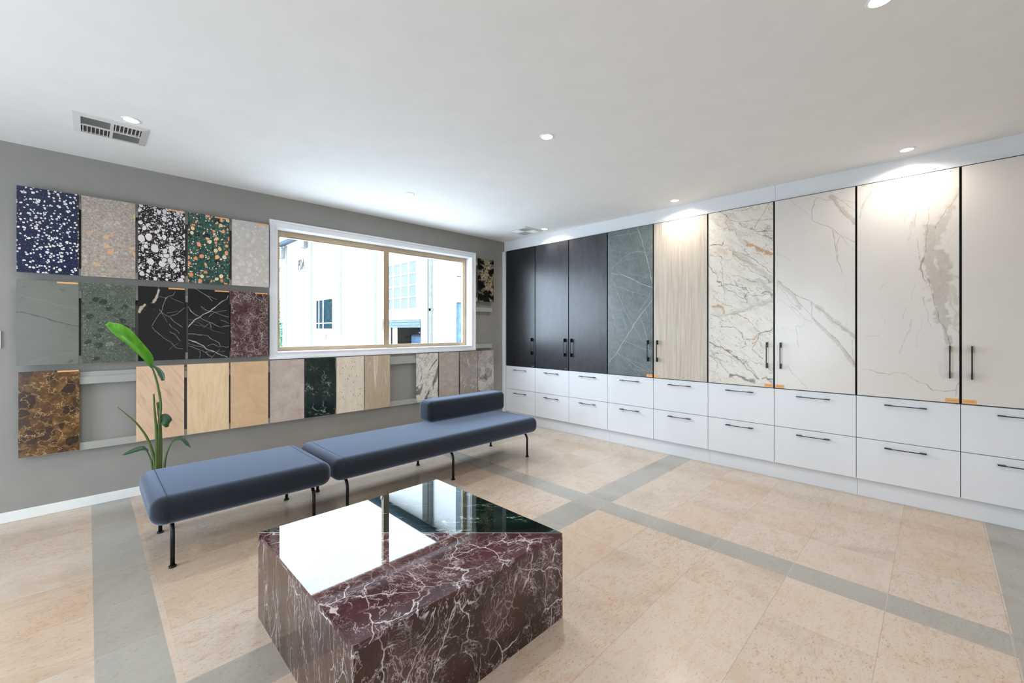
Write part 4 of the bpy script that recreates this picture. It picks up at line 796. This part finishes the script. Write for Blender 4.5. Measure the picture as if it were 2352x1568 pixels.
stem([(-4.165, -.5, .25), (-4.175, -.5, .42), (-4.21, -.5, .56), (-4.27, -.5, .68), (-4.33, -.5, .76), (-4.372, -.5, .812)], .011, .0022)
stem([(-4.175, -.5, .25), (-4.185, -.5, .37), (-4.20, -.5, .43), (-4.212, -.5, .465)], .006, .004)
leaf([(-4.205, -.5, .462), (-4.235, -.5, .485), (-4.275, -.5, .480), (-4.32, -.5, .468), (-4.345, -.5, .463)], [.010, .022, .022, .014, .003], (0, .75, .5), .3, M_leafd)
stem([(-4.115, -.5, .25), (-4.105, -.5, .38), (-4.085, -.5, .46), (-4.062, -.5, .51)], .009, .005)
leaf([(-4.064, -.5, .508), (-4.03, -.5, .525), (-3.995, -.5, .522), (-3.965, -.5, .475), (-3.948, -.5, .438)], [.006, .014, .026, .022, .003], (.1, .6, .6), .3, M_leafd)

# ------------------------------------------------------------------ outside: street, warehouse, trees
GZ = -1.25
M_ext = paint("white_painted_render", (236, 236, 234), .85, var=.01, scale=1.5)
M_pil = paint("pale_grey_pilaster", (96, 95, 92), .85, var=.03, scale=3)
M_pipe = paint("grey_downpipe", (90, 89, 87), .8, spec=.1)
M_gut = paint("dark_gutter", (40, 50, 60), .8, spec=.1)
M_pane = paint("frosted_grey_pane", (84, 88, 88), .9, spec=.05, var=.01, scale=2)
M_pane2 = paint("dark_teal_pane", (16, 34, 40), .9, spec=.05, var=.25, scale=4)
M_blue = paint("pale_blue_cladding", (112, 120, 128), .9, spec=.05); M_blue2 = paint("blue_glass", (62, 80, 98), .9, spec=.05, var=.1)
bxo("street", (-40, 60, .6, 70, GZ-.1, GZ), paint("pale_concrete_street", (206, 207, 205), .9, var=.05), kind="structure")
bxo("street", (-60, 60, -60, -8.75, GZ-.1, GZ), paint("pale_concrete_street", (206, 207, 205), .9, var=.05), kind="structure")
XB, yn, yf, ez = 5.0, 7.76, 27.25, 7.1
wh = thing("warehouse", "tall white painted warehouse seen outside through the window", "building", (XB, 17, GZ))
def wp(name, boxes, mat, parent=wh):
    bm = B()
    for b in boxes: box(bm, b[0]-XB, b[1]-XB, b[2]-17, b[3]-17, b[4]-GZ, b[5]-GZ)
    return obj(name, bm, mat, parent)
wp("wall", [(XB, XB+.3, yn, 10.05, GZ, ez), (XB, XB+.3, 10.05, 13.0, 1.80, ez), (XB, XB+.3, 13.0, yf, GZ, ez), (XB+.3, 13, yf-.3, yf, GZ, ez), (XB+.3, 13, yn, yn+.3, GZ, ez), (12.7, 13, yn+.3, yf-.3, GZ, ez)], M_ext)
wp("roof", [(XB-.45, 13.3, yn-.3, yf+.3, ez, ez+.12)], M_gut)
wp("gutter", [(XB-.5, XB-.3, yn-.3, yf+.35, ez-.12, ez+.10)], M_gut)
wp("rain_head", [(XB-.35, XB-.02, 22.2, 22.9, ez-.75, ez-.15)], M_pipe); wp("rain_head", [(XB-.35, XB-.02, 26.4, 27.1, ez-.9, ez-.2)], M_pipe)
for a, b in ((21.74, 22.3), (17.56, 18.05), (13.75, 14.1), (26.3, 26.6)): wp("pilaster", [(XB-.12, XB, a, b, GZ, ez-.1)], M_pil)
wp("downpipe", [(XB-.14, XB-.04, 9.16, 9.30, GZ, ez-.1), (XB-.14, XB-.02, 9.14, 9.32, 2.1, 2.2)], M_pipe); wp("pilaster", [(XB-.1, XB, 9.45, 9.80, GZ, ez-.1)], M_pil)
def gridwin(y0, y1, z0, z1, ys, zs, pane, name="window"):
    f = wp(name, [(XB-.05, XB-.01, y0-.04, y1+.04, z0-.04, z0), (XB-.05, XB-.01, y0-.04, y1+.04, z1, z1+.04)] + [(XB-.05, XB-.01, y-.024, y+.024, z0, z1) for y in ys] + [(XB-.048, XB-.012, y0, y1, z-.02, z+.02) for z in zs], M_ext)
    o = wp("pane", [(XB-.02, XB-.003, y0, y1, z0, z1)], pane, f)
gridwin(10.31, 12.82, 2.26, 4.20, (10.31, 10.94, 11.57, 12.20, 12.82), (2.74, 3.23, 3.72), M_pane)
gridwin(18.7, 21.15, 1.42, 3.07, (18.7, 20.05, 20.66, 21.15), (1.74,), M_pane2)
wp("roller_door", [(XB-.06, XB+.1, 10.05, 13.0, 1.68-.11*k, 1.78-.11*k) for k in range(3)], paint("pale_roller_slats", (74, 84, 88), .9, spec=.1))
wp("door_post", [(XB+.05, XB+.2, 12.25, 12.4, GZ, 1.47)], M_ext)
wp("service_box", [(XB-.2, XB-.0, 16.0, 17.0, .2, .95)], M_ext); wp("service_box", [(XB-.3, XB, 17.1, 18.6, .4, .96)], M_ext)
wp("service_pipe", [(XB-.2, XB-.16, 19.2, 20.6, 1.08, 1.12), (XB-.2, XB-.16, 19.2, 19.24, .8, 1.12)], M_pipe)
wp("end_glazing", [(5.0, 11.5, yn-.06, yn-.01, 2.35, ez-.3)], M_blue); wp("end_glazing", [(5.0, 11.5, yn-.05, yn-.008, GZ, 2.34)], M_blue2)
wp("glazing_bar", [(5.0, 11.5, yn-.09, yn-.055, z, z+.03) for z in (.9, 2.34, 3.3, 4.1)] + [(x, x+.04, yn-.09, yn-.056, GZ, ez-.3) for x in (6.3, 7.9, 9.5)], M_gut)
tcv = bpy.data.curves.new("lettering", 'FONT'); tcv.body = "PDA"; tcv.size = .95; tcv.extrude = .015; tcv.offset = .012; tcv.materials.append(paint("faded_grey_lettering", (58, 58, 58), .9, spec=.05)); tcv.align_x = 'CENTER'
tmp = bpy.data.objects.new("lettering", tcv); COL.objects.link(tmp)
lm = bpy.data.meshes.new_from_object(tmp.evaluated_get(bpy.context.evaluated_depsgraph_get())); bpy.data.objects.remove(tmp)
to = bpy.data.objects.new("lettering", lm); link(to, wh); to.location = (-.02, 23.62-17, 5.15-GZ); to.rotation_euler = (math.pi/2, 0, -math.pi/2); to.scale = (.62, 1, 1)

# dark van inside the open roller door
van = thing("parked_van", "dark blue van parked inside the open warehouse door", "van", (7.1, 11.5, GZ))
bxo("van_body", (-1.2, 2.6, -.85, .85, .35, 2.45), paint("van_blue", (24, 40, 54), .6), van, .15, 3)
bxo("windscreen", (-1.215, -1.18, -.7, .7, 1.7, 2.3), M_blue2, van)
for sx in (-.5, 1.8):
    for sy in (-.86, .72):
        bm = B(); tube(bm, [(sx, sy, .36), (sx, sy+.14, .36)], .36, 20); obj("wheel", bm, M_black, van)
bm = B()
for x in (-.6, .4, 1.4): box(bm, x, x+.06, -.8, .8, 2.51, 2.57)
for y in (-.75, .7): box(bm, -.8, 1.8, y, y+.05, 2.45, 2.52)
obj("roof_rack", bm, M_whiteplain, van)

def bare_tree(x, y, h, seed, label):
    rnd = random.Random(seed); bm = B()
    def br(p, d, L, r, lev):
        q = p+d*L*.5+Vector((rnd.uniform(-1, 1), rnd.uniform(-1, 1), 0))*L*.06; e_ = p+d*L
        tube(bm, [p, q, e_], [r, r*.8, r*.6], 5 if lev else 7)
        if lev >= 4: return
        for k in range(3 if lev < 3 else 2):
            nd = (d+Vector((rnd.uniform(-1, 1), rnd.uniform(-1, 1), rnd.uniform(-.1, .7)))*.62).normalized(); br(p+d*L*rnd.uniform(.6, 1), nd, L*rnd.uniform(.62, .8), r*.55, lev+1)
    br(Vector((0, 0, 0)), Vector((0, 0, 1)), h*.34, h*.016, 0)
    o = obj("bare_tree", bm, paint("grey_bark", (104, 98, 94), .9, var=.1), smooth=True); o.location = (x, y, GZ); tag(o, label, "tree")
bare_tree(5.5, 37.5, 12, 3, "leafless tree beyond the far corner of the white warehouse")
def shrub(x, y, r, h, seed, mat, label):
    rnd = random.Random(seed); bm = B()
    for i in range(900):
        a = rnd.uniform(0, 6.283); zz = rnd.random(); rr = r*math.sqrt(max(.05, 1-(zz*1.6-.6)**2))*rnd.uniform(.6, 1)
        c = Vector((rr*math.cos(a), rr*math.sin(a), .1+h*zz)); d = Vector((rnd.uniform(-1, 1), rnd.uniform(-1, 1), rnd.uniform(-1, 1))).normalized(); s = d.orthogonal().normalized()*.09; d = d*.17
        vs_ = [bm.verts.new(c+p) for p in (d, s, -d, -s)]; bm.faces.new(vs_)
    tube(bm, [(0, 0, 0), (0, 0, h*.7)], .06, 6)
    o = obj("shrub", bm, mat); o.location = (x, y, GZ); tag(o, label, "shrub")
shrub(5.6, 29.6, 1.2, 3.0, 5, paint("shrub_green", (70, 110, 84), .7, var=.2, scale=3), "green leafy shrub low beyond the far warehouse corner")
shrub(5.6, 32.9, 1.4, 5.6, 6, paint("twiggy_brown_green", (112, 118, 98), .8, var=.2, scale=3), "tall twiggy brownish shrub behind the green one outside")
